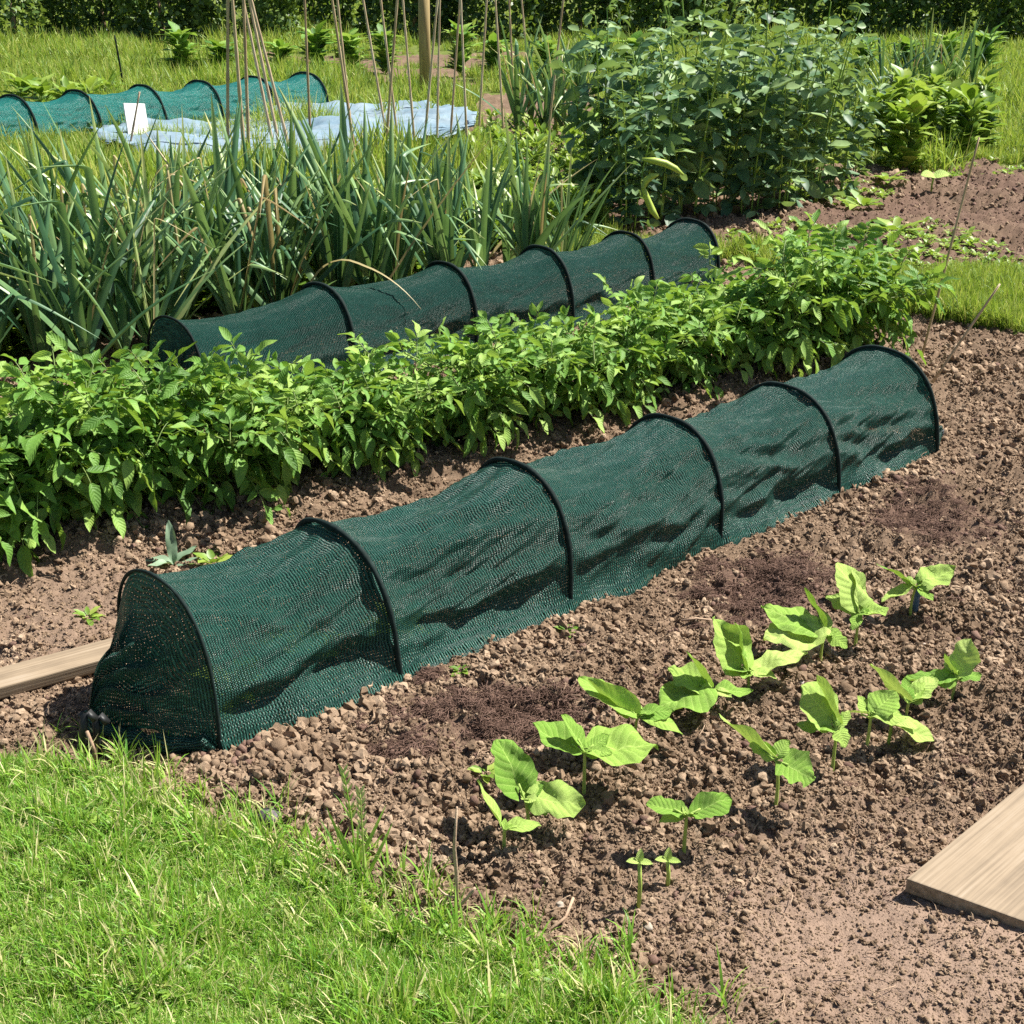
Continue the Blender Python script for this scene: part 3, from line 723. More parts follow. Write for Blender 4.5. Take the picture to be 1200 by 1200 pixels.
# young lettuces growing under the near tunnel
lm = [weed_mesh(500 + k, 13, 0.085, 0.05, 0.7, 'weed', 0.02, 'lettuce') for k in range(2)]
for k, s in enumerate((0.14, 0.36, 0.62)):
    p = A0 + D * s + NR * (-0.02 if k % 2 else 0.03); p[2] = float(gz(p[0], p[1]))
    o = link('lettuce', lm[k % 2], None, p); o.rotation_euler = (0, 0, k * 1.3)
    tag(o, ['young green plant just inside the tied end of the near tunnel', 'young green plant under the netting before the second hoop', 'young green plant under the netting past the second hoop'][k], 'seedling', 'plants under the near net tunnel')

# ------------------------------------------------------------------ potato row
ORD = 'first second third fourth fifth sixth seventh eighth ninth tenth eleventh twelfth thirteenth fourteenth fifteenth sixteenth seventeenth eighteenth nineteenth twentieth twenty-first twenty-second twenty-third twenty-fourth twenty-fifth twenty-sixth twenty-seventh twenty-eighth twenty-ninth thirtieth'.split()
def potato_plant(seed, hgt=0.35):
    q = np.random.default_rng(seed); fo, st = MB(), MB()
    ns = 15
    for i in range(ns):
        az = i * 2.4 + q.uniform(-.4, .4); ln = q.uniform(0.05, 0.95) if i else 0.05
        Hs = hgt * q.uniform(0.6, 1.2)
        dv = np.array([math.cos(az), math.sin(az), 0])
        b = dv * 0.05 * q.random(); top = b + dv * Hs * math.sin(ln) * 0.9 + np.array([0, 0, Hs * math.cos(ln * 0.85)])
        C = bez(b, b + dv * 0.02 + np.array([0, 0, Hs * 0.6]), top, 10)
        V, Q = tube(C, np.linspace(0.005, 0.0025, 10), 5); st.add(V, Q, q.random())
        nl = q.integers(8, 11)
        for j in range(nl):
            f = 0.30 + 0.70 * j / (nl - 1)
            p = C[min(9, int(f * 9))]
            a2 = az + j * 2.2 + q.uniform(-.5, .5)
            top_ = f > 0.9
            el = (0.95 if top_ else 0.65 - 0.8 * (1 - f)) + q.uniform(-.3, .3)
            RL = (0.10 if top_ else 0.165) * q.uniform(0.8, 1.15)
            d0 = np.array([math.cos(a2) * math.cos(el), math.sin(a2) * math.cos(el), math.sin(el)])
            end = p + d0 * RL - np.array([0, 0, RL * q.uniform(-0.1, 0.7) * (0.5 if top_ else 1)])
            R = bez(p, p + d0 * RL * 0.6, end, 9)
            V, Q = tube(R, np.linspace(0.0022, 0.0012, 9), 4); st.add(V, Q, 0.5 + 0.3 * q.random())
            lvb = q.uniform(0.1, 0.75) + (0.15 if top_ else 0) + (0.28 * q.random() if f < .5 else 0)
            for fr, sc in ((0.26, 0.5), (0.44, 0.75), (0.62, 0.95), (0.82, 1.0)):
                k = int(fr * 8); ax = unit(R[k + 1] - R[k]); sd = unit(np.cross(ax, (0, 0, 1)))
                up = np.cross(sd, ax)
                for sg in (-1, 1):
                    dl = unit(sd * sg + ax * q.uniform(0.1, 0.8) + np.array([0, 0, q.uniform(-0.55, 0.25)]))
                    l = 0.057 * sc * q.uniform(0.6, 1.25)
                    V, Q, uv = leaf(R[k] + dl * 0.006, dl, up + q.normal(0, .5, 3), l, l * 0.48, 3, 6, 0.5, q.uniform(-0.05, 0.55), 0.05, 0.05, 0.85, q.uniform(0, 6))
                    fo.add(V, Q, np.clip(lvb + q.uniform(-.15, .15), 0, 1), uv)
            ax = unit(R[8] - R[7]); l = 0.075 * q.uniform(0.8, 1.2) * (0.8 if top_ else 1)
            V, Q, uv = leaf(R[8], ax - np.array([0, 0, 0.2]), np.cross(np.cross(ax, (0, 0, 1)), ax) + q.normal(0, .45, 3), l, l * 0.46, 3, 6, 0.55, q.uniform(0, 0.5), 0.05, 0.05, 0.85, q.uniform(0, 6))
            fo.add(V, Q, np.clip(lvb + 0.05, 0, 1), uv)
    return fo.mesh('potato_foliage', M['potato']), st.mesh('potato_stems', M['potato_stem'])
pv = []
for k in range(5):
    t = thing('potato_plant', 'potato plant', 'potato plant', (0, 0, -50), 0, 'potato plants in the leafy row between the two dark tunnels')
    f, s = potato_plant(600 + k); link('foliage', f, t); link('stem', s, t); pv.append(t)   # five plants to copy
n = 18; rng_all, rng = rng, np.random.default_rng(77)
for i in range(n):
    p = POT0 + (POT1 - POT0) * i / (n - 1) + np.array([rng.uniform(-.05, .05), rng.uniform(-.04, .04), 0]); p[2] = float(gz(p[0], p[1]))
    f_ = i / (n - 1); lab = '%s leafy potato plant from the left end of the potato row' % ORD[i]
    if i == n - 1: lab = 'last leafy potato plant at the right end of the potato row'
    sc = rng.uniform(0.9, 1.12) * float(np.interp(f_, [0, .15, .35, .7, .85, 1], [1.02, .92, .84, .86, .98, 1.05]))
    if i < 5:
        t = pv[i]; t.location = p; t.scale = (sc,) * 3; t.rotation_euler = (0, 0, rng.uniform(0, 6.28)); t['label'] = lab
    else: dup(pv[int(rng.integers(0, 5))], p, rng.uniform(0, 6.28), sc, lab)
rng = rng_all
for k, (px, py, lab) in enumerate([(60, 545, 'wide potato plant behind the left end of the potato row'), (135, 535, 'potato plant beside the open end of the rear tunnel')]):
    p = at(px, py); p[2] = float(gz(p[0], p[1])); dup(pv[k], p, 1.0 + k, 0.74, lab)

# ------------------------------------------------------------------ leeks
def leek_plant(seed, H=0.75):
    q = np.random.default_rng(seed); fo, dr, st = MB(), MB(), MB()
    V, Q = tube([(0, 0, -.02), (0, 0, .06), (0, 0, .15)], [0.017, 0.016, 0.014], 8); st.add(V, Q, 0.9)
    fan = q.uniform(0, 6.28); nl = q.integers(10, 15)
    for i in range(nl):
        az = fan + (i % 2) * math.pi + q.normal(0, 0.65); ln = 0.06 + 0.62 * q.random() ** 1.4
        L = H * q.uniform(0.65, 1.15)
        dv = np.array([math.cos(az), math.sin(az), 0]); b = np.array([0, 0, 0.06 + 0.012 * i])
        d0 = dv * math.sin(ln) + np.array([0, 0, math.cos(ln)])
        kink = q.random() < 0.27
        if kink:
            m = b + d0 * L * q.uniform(0.45, 0.7); e = m + L * 0.4 * (dv * 0.8 + np.array([0, 0, q.uniform(-0.7, 0.1)]))
            C = np.concatenate([np.linspace(b, m, 8), bez(m, m + d0 * 0.03, e, 7)[1:]])
        else:
            C = bez(b, b + d0 * L * 0.55, b + d0 * L + dv * L * q.uniform(0, 0.24) - np.array([0, 0, L * q.uniform(0, 0.16)]), 14)
        m_ = len(C); w = 0.0205 * q.uniform(0.65, 1.25) * np.interp(np.linspace(0, 1, m_), [0, .12, .5, .85, 1], [0.75, 1, 0.85, 0.4, 0.04])
        T = np.gradient(C, axis=0); T /= np.linalg.norm(T, axis=1, keepdims=True)
        sd = np.array([-math.sin(az), math.cos(az), 0.0]); tw = q.uniform(-.7, .7)
        nn = np.cross(T, sd); S = sd * math.cos(tw) + nn * math.sin(tw); nn = np.cross(T, S)
        Vs = [C + S * (w * k)[:, None] - nn * (w * 0.55 * abs(k) ** 1.2)[:, None] for k in (-1, -0.5, 0, 0.5, 1)]
        V = np.concatenate(Vs); Q = grid_quads(5, m_)
        a = np.tile(np.clip(q.uniform(0.05, 0.7) + np.interp(np.linspace(0, 1, m_), [0, .1, .7, 1], [0.35, 0, 0, 0.35]), 0, 1), 5)
        if q.random() < 0.12:
            mc = np.tile(C, (5, 1)); dr.add(mc + (V - mc) * 0.45, Q, q.random())
        else: fo.add(V, Q, a)
    if dr.n == 0:
        V, Q, uv = leaf((0, 0, .05), (math.cos(fan + 1.5), math.sin(fan + 1.5), 0.2), (0, 0, 1), 0.25, 0.02, 3, 7, .3, .4); dr.add(V, Q, 0.5)
    return fo.mesh('leek_leaves', M['leek']), dr.mesh('leek_dry_leaf', M['dry_leaf']), st.mesh('leek_shank', M['weed'])
lv_ = []
for k in range(7):
    t = thing('leek', 'leek', 'leek', (0, 0, -50), 0, 'leeks in the bed behind the rear tunnel')
    a, b, c = leek_plant(700 + k); link('foliage', a, t); link('dry_leaf', b, t); link('shank', c, t); lv_.append(t)
cnt = 0
def put_leek(p, sc, lab, group=None):
    global cnt
    p[2] = float(gz(p[0], p[1])); rz = rng.uniform(0, 6.28)
    if cnt < 7:
        t = lv_[cnt]; t.location = [float(c) for c in p]; t.rotation_euler = (0, 0, rz); t.scale = (sc,) * 3; t['label'] = lab
        if group: t['group'] = group
    else: dup(lv_[int(rng.integers(0, 7))], p, rz, sc, lab, group)
    cnt += 1
rows = [(-0.40, -1.15, 2.6, 24, 'nearest the rear tunnel'), (-0.68, -1.1, 2.5, 22, 'second behind the rear tunnel'), (-0.96, -0.9, 2.4, 20, 'third behind the rear tunnel'), (-1.24, -0.3, 2.1, 14, 'farthest behind the rear tunnel')]
for off, s0, s1, n, nm in rows:
    for i in range(n):
        s = s0 + (s1 - s0) * i / (n - 1)
        p = B0 + D * (s + rng.normal(0, .05)) + NR * (off + rng.normal(0, .05))
        if rng.random() < 0.06: continue
        put_leek(p, rng.uniform(0.8, 1.12) * float(np.interp(s, [1.2, 2.0, 2.6], [1.06, .92, .70])), 'blue-green leek, %s from the left in the row %s' % (ORD[i], nm))
for i, (px, py) in enumerate([(606, 165), (622, 160), (638, 168), (652, 158), (664, 166), (676, 160)]):
    put_leek(at(px, py), rng.uniform(1.1, 1.4), 'tall leek, %s from the left in the far clump left of the broad beans' % ORD[i], 'leeks in the far clump left of the broad beans')
for i, (px, py) in enumerate([(1032, 120), (1050, 114), (1066, 118), (1082, 112), (1100, 116), (1118, 110), (1136, 114)]):
    put_leek(at(px, py), rng.uniform(0.9, 1.15), 'far leek, %s from the left in the group behind the low leafy crop' % ORD[i], 'leeks at the far right behind the low leafy crop')

def strap(name, C, w, mat, lab, cat):
    C = np.asarray(C, float); o_ = C[0].copy(); C = C - o_
    T = np.gradient(C, axis=0); sd = np.cross(T, (0, 0, 1.0)); sd /= np.linalg.norm(sd, axis=1, keepdims=True) + 1e-9
    ww = w * np.interp(np.linspace(0, 1, len(C)), [0, .1, .6, 1], [.7, 1, .8, .06])
    up = np.cross(sd, T); up /= np.linalg.norm(up, axis=1, keepdims=True) + 1e-9
    V = np.concatenate([C + sd * (ww * k)[:, None] + up * (ww * .5 * abs(k))[:, None] for k in (-1, -.5, 0, .5, 1)])
    mb = MB(); mb.add(V, grid_quads(5, len(C)), .7)
    return tag(link(name, mb.mesh(name, M[mat]), None, o_), lab, cat)
q0 = B0 + D * 0.82
strap('leek_leaf', np.concatenate([bez(q0 + NR * -.40 + np.array([0, 0, .10]), q0 + NR * -.28 + D * .04 + np.array([0, 0, .44]), q0 + NR * -.06 + D * .10 + np.array([0, 0, .385]), 10),
      bez(q0 + NR * -.04 + D * .11 + np.array([0, 0, .378]), q0 + NR * .12 + D * .16 + np.array([0, 0, .35]), q0 + NR * .21 + D * .22 + np.array([0, 0, .22]), 8)]), .011, 'dry_leaf',
      'pale dry leek leaf folded over the top of the rear tunnel', 'leaf')
q0 = at(574, 302)
strap('leek_leaf', bez(q0, q0 + D * .3 + np.array([.08, 0, .33]), at(704, 207, 0.0) * 0 + np.array([q0[0] + .62, q0[1] + .25, .52]), 14), .017, 'dry_leaf', 'long yellow leek leaf leaning to the right behind the rear tunnel', 'leaf')

# ------------------------------------------------------------------ broad beans
def broad_plant(seed, H=1.18):
    q = np.random.default_rng(seed); fo, st, po = MB(), MB(), []
    for i in range(4):
        az = i * 1.57 + q.uniform(-.5, .5); ln = q.uniform(0.03, 0.22); Hs = H * q.uniform(0.8, 1.08)
        dv = np.array([math.cos(az), math.sin(az), 0]); b = dv * 0.05
        C = bez(b, b + dv * .03 + np.array([0, 0, Hs * .5]), b + dv * Hs * math.sin(ln) + np.array([0, 0, Hs]), 20)
        V, Q = tube(C, np.linspace(.007, .004, 20), 5); st.add(V, Q, q.random())
        for j in range(13):
            f = 0.08 + 0.92 * (j / 12) ** .95; p = C[min(19, int(f * 19))]
            a2 = az + j * 2.5 + q.uniform(-.4, .4); el = 0.45 + 0.5 * (f > .85) + q.uniform(-.2, .2)
            d0 = np.array([math.cos(a2) * math.cos(el), math.sin(a2) * math.cos(el), math.sin(el)]); RL = 0.10 * q.uniform(.7, 1.1) * (0.6 if f > .9 else 1)
            R = bez(p, p + d0 * RL * .6, p + d0 * RL - np.array([0, 0, .03]), 6)
            V, Q = tube(R, .0018, 4); st.add(V, Q, .5)
            for fr, sg in ((2, -1), (2, 1), (5, -.6), (5, .6)):
                ax = unit(R[min(fr, 4) + 1] - R[min(fr, 4)]); sd = unit(np.cross(ax, (0, 0, 1)))
                dl = unit(sd * sg + ax * .5 + np.array([0, 0, q.uniform(-.4, .35)])); l = 0.135 * q.uniform(.55, 1.2) * (0.7 if f > .9 else 1)
                V, Q, uv = leaf(R[fr], dl, np.array([0, 0, 1]) + q.normal(0, .5, 3), l, l * .52, 3, 5, .3, q.uniform(0, .3), 0, .03, .6, q.uniform(0, 6))
                fo.add(V, Q, q.uniform(.1, .9), uv)
            if 0.2 < f < 0.6 and q.random() < .3:
                dp = unit(dv * .6 + np.array([0, 0, q.uniform(-.2, .8)])); V, Q = tube(bez(p, p + dp * .05, p + dp * .11, 6), [.004, .008, .009, .009, .007, .002], 6); m_ = MB(); m_.add(V, Q, q.random()); po.append(m_)
    V, Q = tube(bez(C[5], C[5] + np.array([.03, 0, 0]), C[5] + np.array([.07, 0, .06]), 6), [.004, .008, .009, .009, .007, .002], 6); m_ = MB(); m_.add(V, Q, .5); po.append(m_)
    return fo.mesh('broad_bean_leaves', M['broad']), st.mesh('broad_bean_stems', M['pod']), [m_.mesh('broad_bean_pod', M['pod']) for m_ in po]
bv = []
for k in range(5):
    t = thing('broad_bean', 'broad bean', 'broad bean', (0, 0, -50), 0, 'broad bean plants at the back of the plot')
    a, b, c = broad_plant(800 + k); link('foliage', a, t); link('stem', b, t); [link('pod', m_, t) for m_ in c]; bv.append(t)
spots = []
def bean_row(pts, nm, sc):
    for i, (px, py) in enumerate(pts): spots.append((px, py + 3, 'tall grey-green broad bean, %s from the left in the %s row' % (ORD[i], nm), sc))
bean_row([(704, 252), (736, 262), (768, 256), (806, 250), (842, 244), (878, 240), (914, 236), (948, 230), (980, 224)], 'front', 0.98)
bean_row([(716, 228), (752, 228), (790, 224), (828, 222), (880, 218), (940, 212), (1000, 202)], 'middle', 1.05)
bean_row([(748, 204), (810, 196), (896, 190), (950, 184)], 'back', 1.1)
for i, (px, py, lab, sc) in enumerate(spots):
    p = on_ground(px, py); s = sc * rng.uniform(.78, 1.16) * (0.82 if px > 960 else 1)
    if i < 5:
        t = bv[i]; t.location = p; t.rotation_euler = (0, 0, rng.uniform(0, 6)); t.scale = (s,) * 3; t['label'] = lab
    else: dup(bv[int(rng.integers(0, 5))], p, rng.uniform(0, 6.28), s, lab)
# long yellow-green stalks in front of the dark bean bush
pb = on_ground(768, 280)
def stalk(pts, r, lab, z0):
    C = [at(px, py, 0) for px, py in pts]
    yb = pb[1]
    out = []
    for px, py in pts:                                    # stands in one upright plane beside the bush
        a, b = (px - 600) / FPX, (py - 600) / FPX; t = yb / (CP - b * SP)
        out.append((a * t - pb[0], 0.02 * math.sin(px), CAMH - (SP + b * CP) * t - pb[2]))
    mb = MB(); V, Q = tube(out, r, 8); mb.add(V, Q, 0.8)
    tag(link('marrow', mb.mesh('marrow', M['pod']), None, pb), lab, 'vegetable')
stalk([(801, 205), (792, 198), (780, 192), (766, 188), (752, 186)], [.006, .018, .022, .020, .008], 'curved pale green marrow at the top of the dark bush', 0)
stalk([(772, 204), (764, 206), (757, 212), (753, 222)], [.006, .02, .022, .01], 'short yellow-green marrow in the middle of the dark bush', 0)
stalk([(752, 214), (757, 230), (764, 246), (771, 256)], [.008, .020, .022, .009], 'long yellow-green marrow hanging lowest on the dark bush', 0)

# low bright leafy crop at the far right and cabbages at the far left
def leafy(name, seed, n, L, W, mat, H):
    return weed_mesh(seed, n, L, W, 0.8, mat, H, name)
cm = [leafy('leafy_crop', 900 + k, 70, 0.10, 0.07, 'weed', 0.28) for k in range(3)]
for i, (px, py) in enumerate([(1030, 176), (1052, 150), (1046, 196), (1072, 164), (1090, 146), (1112, 160), (1136, 170), (1150, 146), (1028, 150), (1124, 140), (1060, 182), (1084, 176), (1108, 180), (1130, 186), (1046, 128), (1072, 132), (1098, 126), (1012, 160), (1064, 200), (1150, 178)]):
    o = link('leafy_crop', cm[i % 3], None, on_ground(px, py)); o.scale = (rng.uniform(1.1, 1.7),) * 3; o.rotation_euler = (0, 0, i * 1.7)
    tag(o, 'bright green low leafy plant, %s of the crop patch right of the broad beans' % ORD[i], 'crop plant', 'low leafy crop at the far right')
crop_far = [leafy('leafy_crop', 940 + k, 90, 0.10, 0.055, 'potato', 0.26) for k in range(2)]
cm = [leafy('cabbage', 920 + k, 28, 0.18, 0.085, 'weed', 0.16) for k in range(2)]
for i, (px, py) in enumerate([(52, 128), (82, 132), (106, 126), (128, 122), (30, 120)]):
    o = link('cabbage', cm[i % 2], None, on_ground(px, py)); o.scale = (1.3,) * 3; o.rotation_euler = (0, 0, i * 2.1)
    tag(o, 'leafy green cabbage behind the teal tunnel, %s of the clump at the upper left' % ORD[i], 'cabbage', 'cabbages behind the teal tunnel')
for i, (px, py) in enumerate([(330, 92), (372, 94), (412, 90), (452, 88), (540, 90), (578, 94), (700, 92), (742, 90), (1010, 98), (1060, 92), (1105, 96), (1150, 92), (640, 100), (215, 88), (260, 90)]):
    p = on_ground(px, py); o = link('leafy_crop', crop_far[i % 2], None, p); o.scale = (rng.uniform(1.8, 2.8), rng.uniform(1.8, 2.8), rng.uniform(1.5, 2.4)); o.rotation_euler = (0, 0, i * 1.3)
    tag(o, 'far bushy green plant, %s of the scattered crops before the hedge' % ORD[i], 'crop plant', 'scattered crops before the hedge')
t = thing('squash_seedling', 'pale squash seedling with one broad leaf on the far bare plot', 'seedling', on_ground(1091, 226))
mb = MB(); V, Q = tube([(0, 0, -.01), (0, 0, .06), (.01, 0, .12)], .007, 6); mb.add(V, Q); link('stem', mb.mesh('squash_stem', M['bean_stem']), t)
for ax in ((-1, -.3, .25), (1, -.2, .3)):
    mb = MB(); mb.add(*[(v, q, .8, u) for v, q, u in [leaf((.01, 0, .12), ax, (0, -.5, 1), .11, .10, 5, 7, .15, .2, .1, .03)]][0]); link('leaf', mb.mesh('squash_leaf', M['bean']), t)
# grass clump right of the broad beans
o = link('grass_clump', tuft_mesh(955, 240, 0.28, 0.2, 0.42, 0.006, M['grass_far'], .5, .1, .9), None, on_ground(1095, 192)); tag(o, 'clump of long fine grass right of the broad beans', 'grass clump')

# ------------------------------------------------------------------ bean seedlings in the foreground
BEANS = [
 # name, base px, node py, leaves (tip px, tip py, width ratio, roll, lift)
 ('small two-leaved bean seedling nearest the lawn, front of the left row', (591, 998), 972, [(559, 916, .34, 50, .04), (633, 968, .55, 20, .0)]),
 ('bean seedling with one tall upright leaf, second in the left row', (619, 962), 936, [(584, 868, .62, 5, .05), (684, 944, .62, -10, .0), (640, 955, .5, 0, -.01)]),
 ('bean seedling with a large broad right leaf, third in the left row', (684, 932), 882, [(624, 852, .66, -8, .03), (660, 838, .6, 5, .05), (768, 878, .80, 0, .0), (708, 885, .5, 20, .0)]),
 ('bean seedling with a dark edge-on leaf, fourth in the left row', (745, 872), 838, [(679, 798, .50, -5, .04), (691, 794, .34, 55, .06), (800, 856, .55, 15, -.01), (789, 834, .5, -10, .0)]),
 ('bean seedling with two broad leaves pointing left, fifth in the left row', (832, 838), 810, [(774, 826, .85, 0, .01), (782, 790, .7, 0, .02), (804, 766, .45, 30, .06), (881, 812, .55, 15, -.005)]),
 ('tall-leaved bean seedling, sixth in the left row', (878, 812), 787, [(836, 726, .66, 0, .06), (866, 730, .36, 60, .06), (910, 796, .62, 0, .0), (945, 768, .4, 10, .0)]),
 ('bean seedling with crowded overlapping leaves, seventh in the left row', (962, 778), 742, [(893, 714, .6, 0, .03), (898, 748, .66, 0, .01), (992, 758, .6, -10, .0), (944, 690, .35, 50, .06)]),
 ('bean seedling with a big pale upright leaf, eighth in the left row', (1002, 754), 718, [(980, 662, .75, 0, .06), (998, 668, .4, 55, .05), (1040, 716, .75, 0, .0), (1000, 738, .55, 0, -.01)]),
 ('bean seedling beside the blue stake, farthest of the left row', (1068, 720), 686, [(1029, 660, .45, 45, .03), (1119, 664, .55, -10, .02), (1034, 702, .35, 10, .0), (1093, 704, .4, 0, .0)]),
 ('bean seedling with one long narrow leaf to the left, front of the right row', (908, 940), 890, [(846, 836, .30, 55, .04), (953, 914, .95, 0, .0), (925, 868, .7, 0, .02)]),
 ('bean seedling with a large upright pale leaf, second in the right row', (975, 905), 856, [(940, 806, .8, 5, .05), (958, 792, .30, 60, .07), (934, 850, .5, 0, .01), (990, 876, .8, 0, -.01)]),
 ('bean seedling with a wide flat leaf to the right, third in the right row', (1014, 880), 840, [(1050, 812, .75, -5, .02), (1061, 842, .6, 0, .0), (990, 836, .4, 40, .01)]),
 ('bean seedling drooping its leaves to the right, fourth in the right row', (1040, 872), 846, [(1091, 870, .6, 15, -.02), (1075, 852, .6, 0, .0)]),
 ('bean seedling with a dark narrow leaf, fifth in the right row', (1060, 846), 822, [(1021, 780, .34, 55, .06), (1096, 796, .5, 0, .01), (1062, 794, .5, 0, .02)]),
 ('bean seedling at the right edge, last of the right row', (1116, 822), 797, [(1138, 750, .7, 0, .05), (1060, 800, .45, 0, .0), (1150, 792, .6, 0, .0), (1108, 766, .5, 30, .04)]),
 ('little bean seedling standing alone in front of the rows', (801, 1005), 954, [(857, 937, .55, 0, .0), (760, 940, .62, 0, .01), (774, 966, .5, 10, -.01)]),
]
def seedling(label, base, node_y, leaves):
    b = on_ground(*base); t = thing('bean_seedling', label, 'bean seedling', b, 0, 'young bean plants in two rows')
    hz = height_at(b, node_y); node = np.array([rng.normal(0, .004), rng.normal(0, .004), hz - b[2]])
    mb = MB(); V, Q = tube(bez((0, 0, -.02), (rng.normal(0, .004), 0, node[2] * .5), node, 8), np.linspace(.0042, .003, 8), 7); mb.add(V, Q, rng.random())
    link('stem', mb.mesh('bean_stem', M['bean_stem']), t)
    S = FPX / np.linalg.norm(b - np.array([0, 0, CAMH]))
    extra = [(base[0] + rng.uniform(-34, 34), node_y + rng.uniform(-26, 12), .6, rng.uniform(-30, 30), .01) for _ in range(2)] if len(leaves) > 2 else []
    for (tx, ty, wr, roll, lift) in leaves + extra:
        z = hz + lift + 0.35 * (node_y - ty) / S
        tip = at(tx, ty, max(z, b[2] + .012)) - b
        ax = unit(tip - node); pet = node + ax * min(.02, .2 * np.linalg.norm(tip - node)) + np.array([0, 0, .004])
        L = np.linalg.norm(tip - pet) * 1.04
        side = unit(np.cross(ax, (0, 0, 1))); up = np.cross(side, ax)
        view = unit(np.array([0, 0, CAMH]) - (b + tip)); up = unit(up + 0.35 * view)
        rr = math.radians(roll + rng.normal(0, 7)); nn = up * math.cos(rr) + side * math.sin(rr) * (1 if tx < base[0] else -1)
        W = max(L * wr, .022) * 1.26
        mb = MB(); V, Q, uv = leaf(pet, ax, nn, L, W, 13, 15, rng.uniform(.06, .28), rng.uniform(-.02, .10), .20, .034, .78, rng.uniform(0, 6), .44)
        bb = uv[:, 0:1]; edge = 0.22 * W * fbm(uv[:, 1] * 1.0 + np.sign(uv[:, 0]) * 7.7 + tx, uv[:, 1] * 0 + ty, 5.0, 3, 2)[:, None] * bb * np.abs(bb)
        V = V + edge * np.cross(ax, nn) + 0.20 * L * fbm(V[:, 0] * 1 + V[:, 2] + base[0], V[:, 1] + ty, 24, 3, 3)[:, None] * nn
        mb.add(V, Q, rng.uniform(.0, .95), uv)
        V, Q = tube(bez(node - np.array([0, 0, .004]), (node + pet) / 2, pet + ax * .01, 5), .0022, 5); mb.add(V, Q, .6)
        link('leaf', mb.mesh('bean_leaf', M['bean']), t)
    # shoot tip and spent seed leaves
    mb = MB()
    for k in range(3):
        a = rng.uniform(0, 6.28); V, Q, uv = leaf(node, (math.cos(a), math.sin(a), .9), (-math.cos(a), -math.sin(a), .8), .022, .012, 3, 5); mb.add(V, Q, .7, uv)
    link('shoot_tip', mb.mesh('bean_shoot', M['bean']), t)
for bdef in BEANS: seedling(*bdef)
for (bx, by, ty, lab) in [(748, 1066, 1010, 'leafless bean sprout with two tiny seed leaves near the lawn'), (782, 1037, 1008, 'tiny bean sprout just right of the leafless one')]:
    b = on_ground(bx, by); t = thing('bean_sprout', lab, 'bean seedling', b); hz = height_at(b, ty) - b[2]
    mb = MB(); V, Q = tube([(0, 0, -.02), (.001, 0, hz * .5), (-.002, 0, hz)], [.0042, .004, .0035], 7); mb.add(V, Q, .7); link('stem', mb.mesh('sprout_stem', M['bean_stem']), t)
    for ax in ((-1, -.2, .35), (.9, -.3, .2), (.1, .2, 1)):
        mb = MB(); V, Q, uv = leaf((-.002, 0, hz), ax, (0, -.3, 1), .024, .014, 5, 6, .3, .2); mb.add(V, Q, .9, uv); link('seed_leaf', mb.mesh('seed_leaf', M['bean']), t)

# ------------------------------------------------------------------ canes, posts, sticks
def cane(base, top, r, lab, group='bamboo canes standing at the back', mat='cane', name='bamboo_cane'):
    base = np.asarray(base, float); v = np.asarray(top, float) - base
    L = np.linalg.norm(v); n = max(6, int(L / .06)); f = np.linspace(0, 1, n)
    C = v[None] * f[:, None]; R = r * (1 - .3 * f); R[::4] *= 1.22
    mb = MB(); V, Q = tube(C, R, 7); mb.add(V, Q)
    return tag(link(name, mb.mesh(name, M[mat]), None, base), lab, 'cane', group)
def cane_px(bx, by, tx, ty, r, lab, H, **k):
    b = at(bx, by); b[2] = float(gz(b[0], b[1]))
    t = at(tx, ty, H); 
    # keep the cane's top at its own standing distance
    a_, b_ = (tx - 600) / FPX, (ty - 600) / FPX; tt = b[1] / (CP - b_ * SP)
    top = np.array([a_ * tt, b[1] + k.pop('dy', 0.0), CAMH - (SP + b_ * CP) * tt])
    top = b + (top - b) * H / max(top[2] - b[2], .05)
    return cane(b, top, r, lab, **k)
wig = [(267, 215, 267), (291, 238, 278), (293, 214, 288), (322, 180, 300), (330, 186, 307), (343, 190, 313)]
for i, (bx, by, tx) in enumerate(wig):
    cane_px(bx, by, tx, 72, .014, 'pale bamboo cane, %s from the left in the wigwam before the teal tunnel' % ORD[i], 1.75 if i else 1.6)
line = [(418, 215, 403), (424, 235, 400), (366, 215, 360), (458, 190, 438), (470, 195, 455), (448, 230, 460), (494, 205, 506), (488, 195, 478), (527, 175, 534), (548, 190, 543), (591, 172, 585), (560, 172, 566), (604, 160, 600), (626, 158, 618), (512, 178, 514), (640, 180, 652)]
line.sort()
for i, (bx, by, tx) in enumerate(line):
    cane_px(bx, by, tx, 72, .0105, 'thin upright bamboo cane, %s from the left in the row behind the leeks' % ORD[i], 1.65 + .1 * (i % 3))
cane_px(1080, 418, 1128, 235, .0058, 'slender leaning cane beyond the far end of the near tunnel', 0.92, group='canes at the right')
cane_px(1092, 452, 1136, 385, .0055, 'short brown cane leaning beside the far end of the near tunnel', 0.40, group='canes at the right')
cane_px(1059, 412, 1060, 388, .006, 'short dark stake in the soil beyond the near tunnel', 0.12, group='canes at the right', mat='hoop', name='stake')
cane_px(150, 190, 160, 128, .010, 'thin brown cane in front of the white board', 0.55, mat='twig')
cane_px(148, 118, 138, 62, .014, 'black bent rod standing behind the teal tunnel', 0.75, mat='hoop', name='rod')
b = on_ground(499, 112); mb = MB(); V, Q = tube([(0, 0, -.1), (0, 0, .8), (.01, 0, 1.5)], [.075, .075, .07], 10); mb.add(V, Q); tag(link('wooden_post', mb.mesh('wooden_post', M['post']), None, b), 'thick wooden post standing behind the row of canes', 'post')
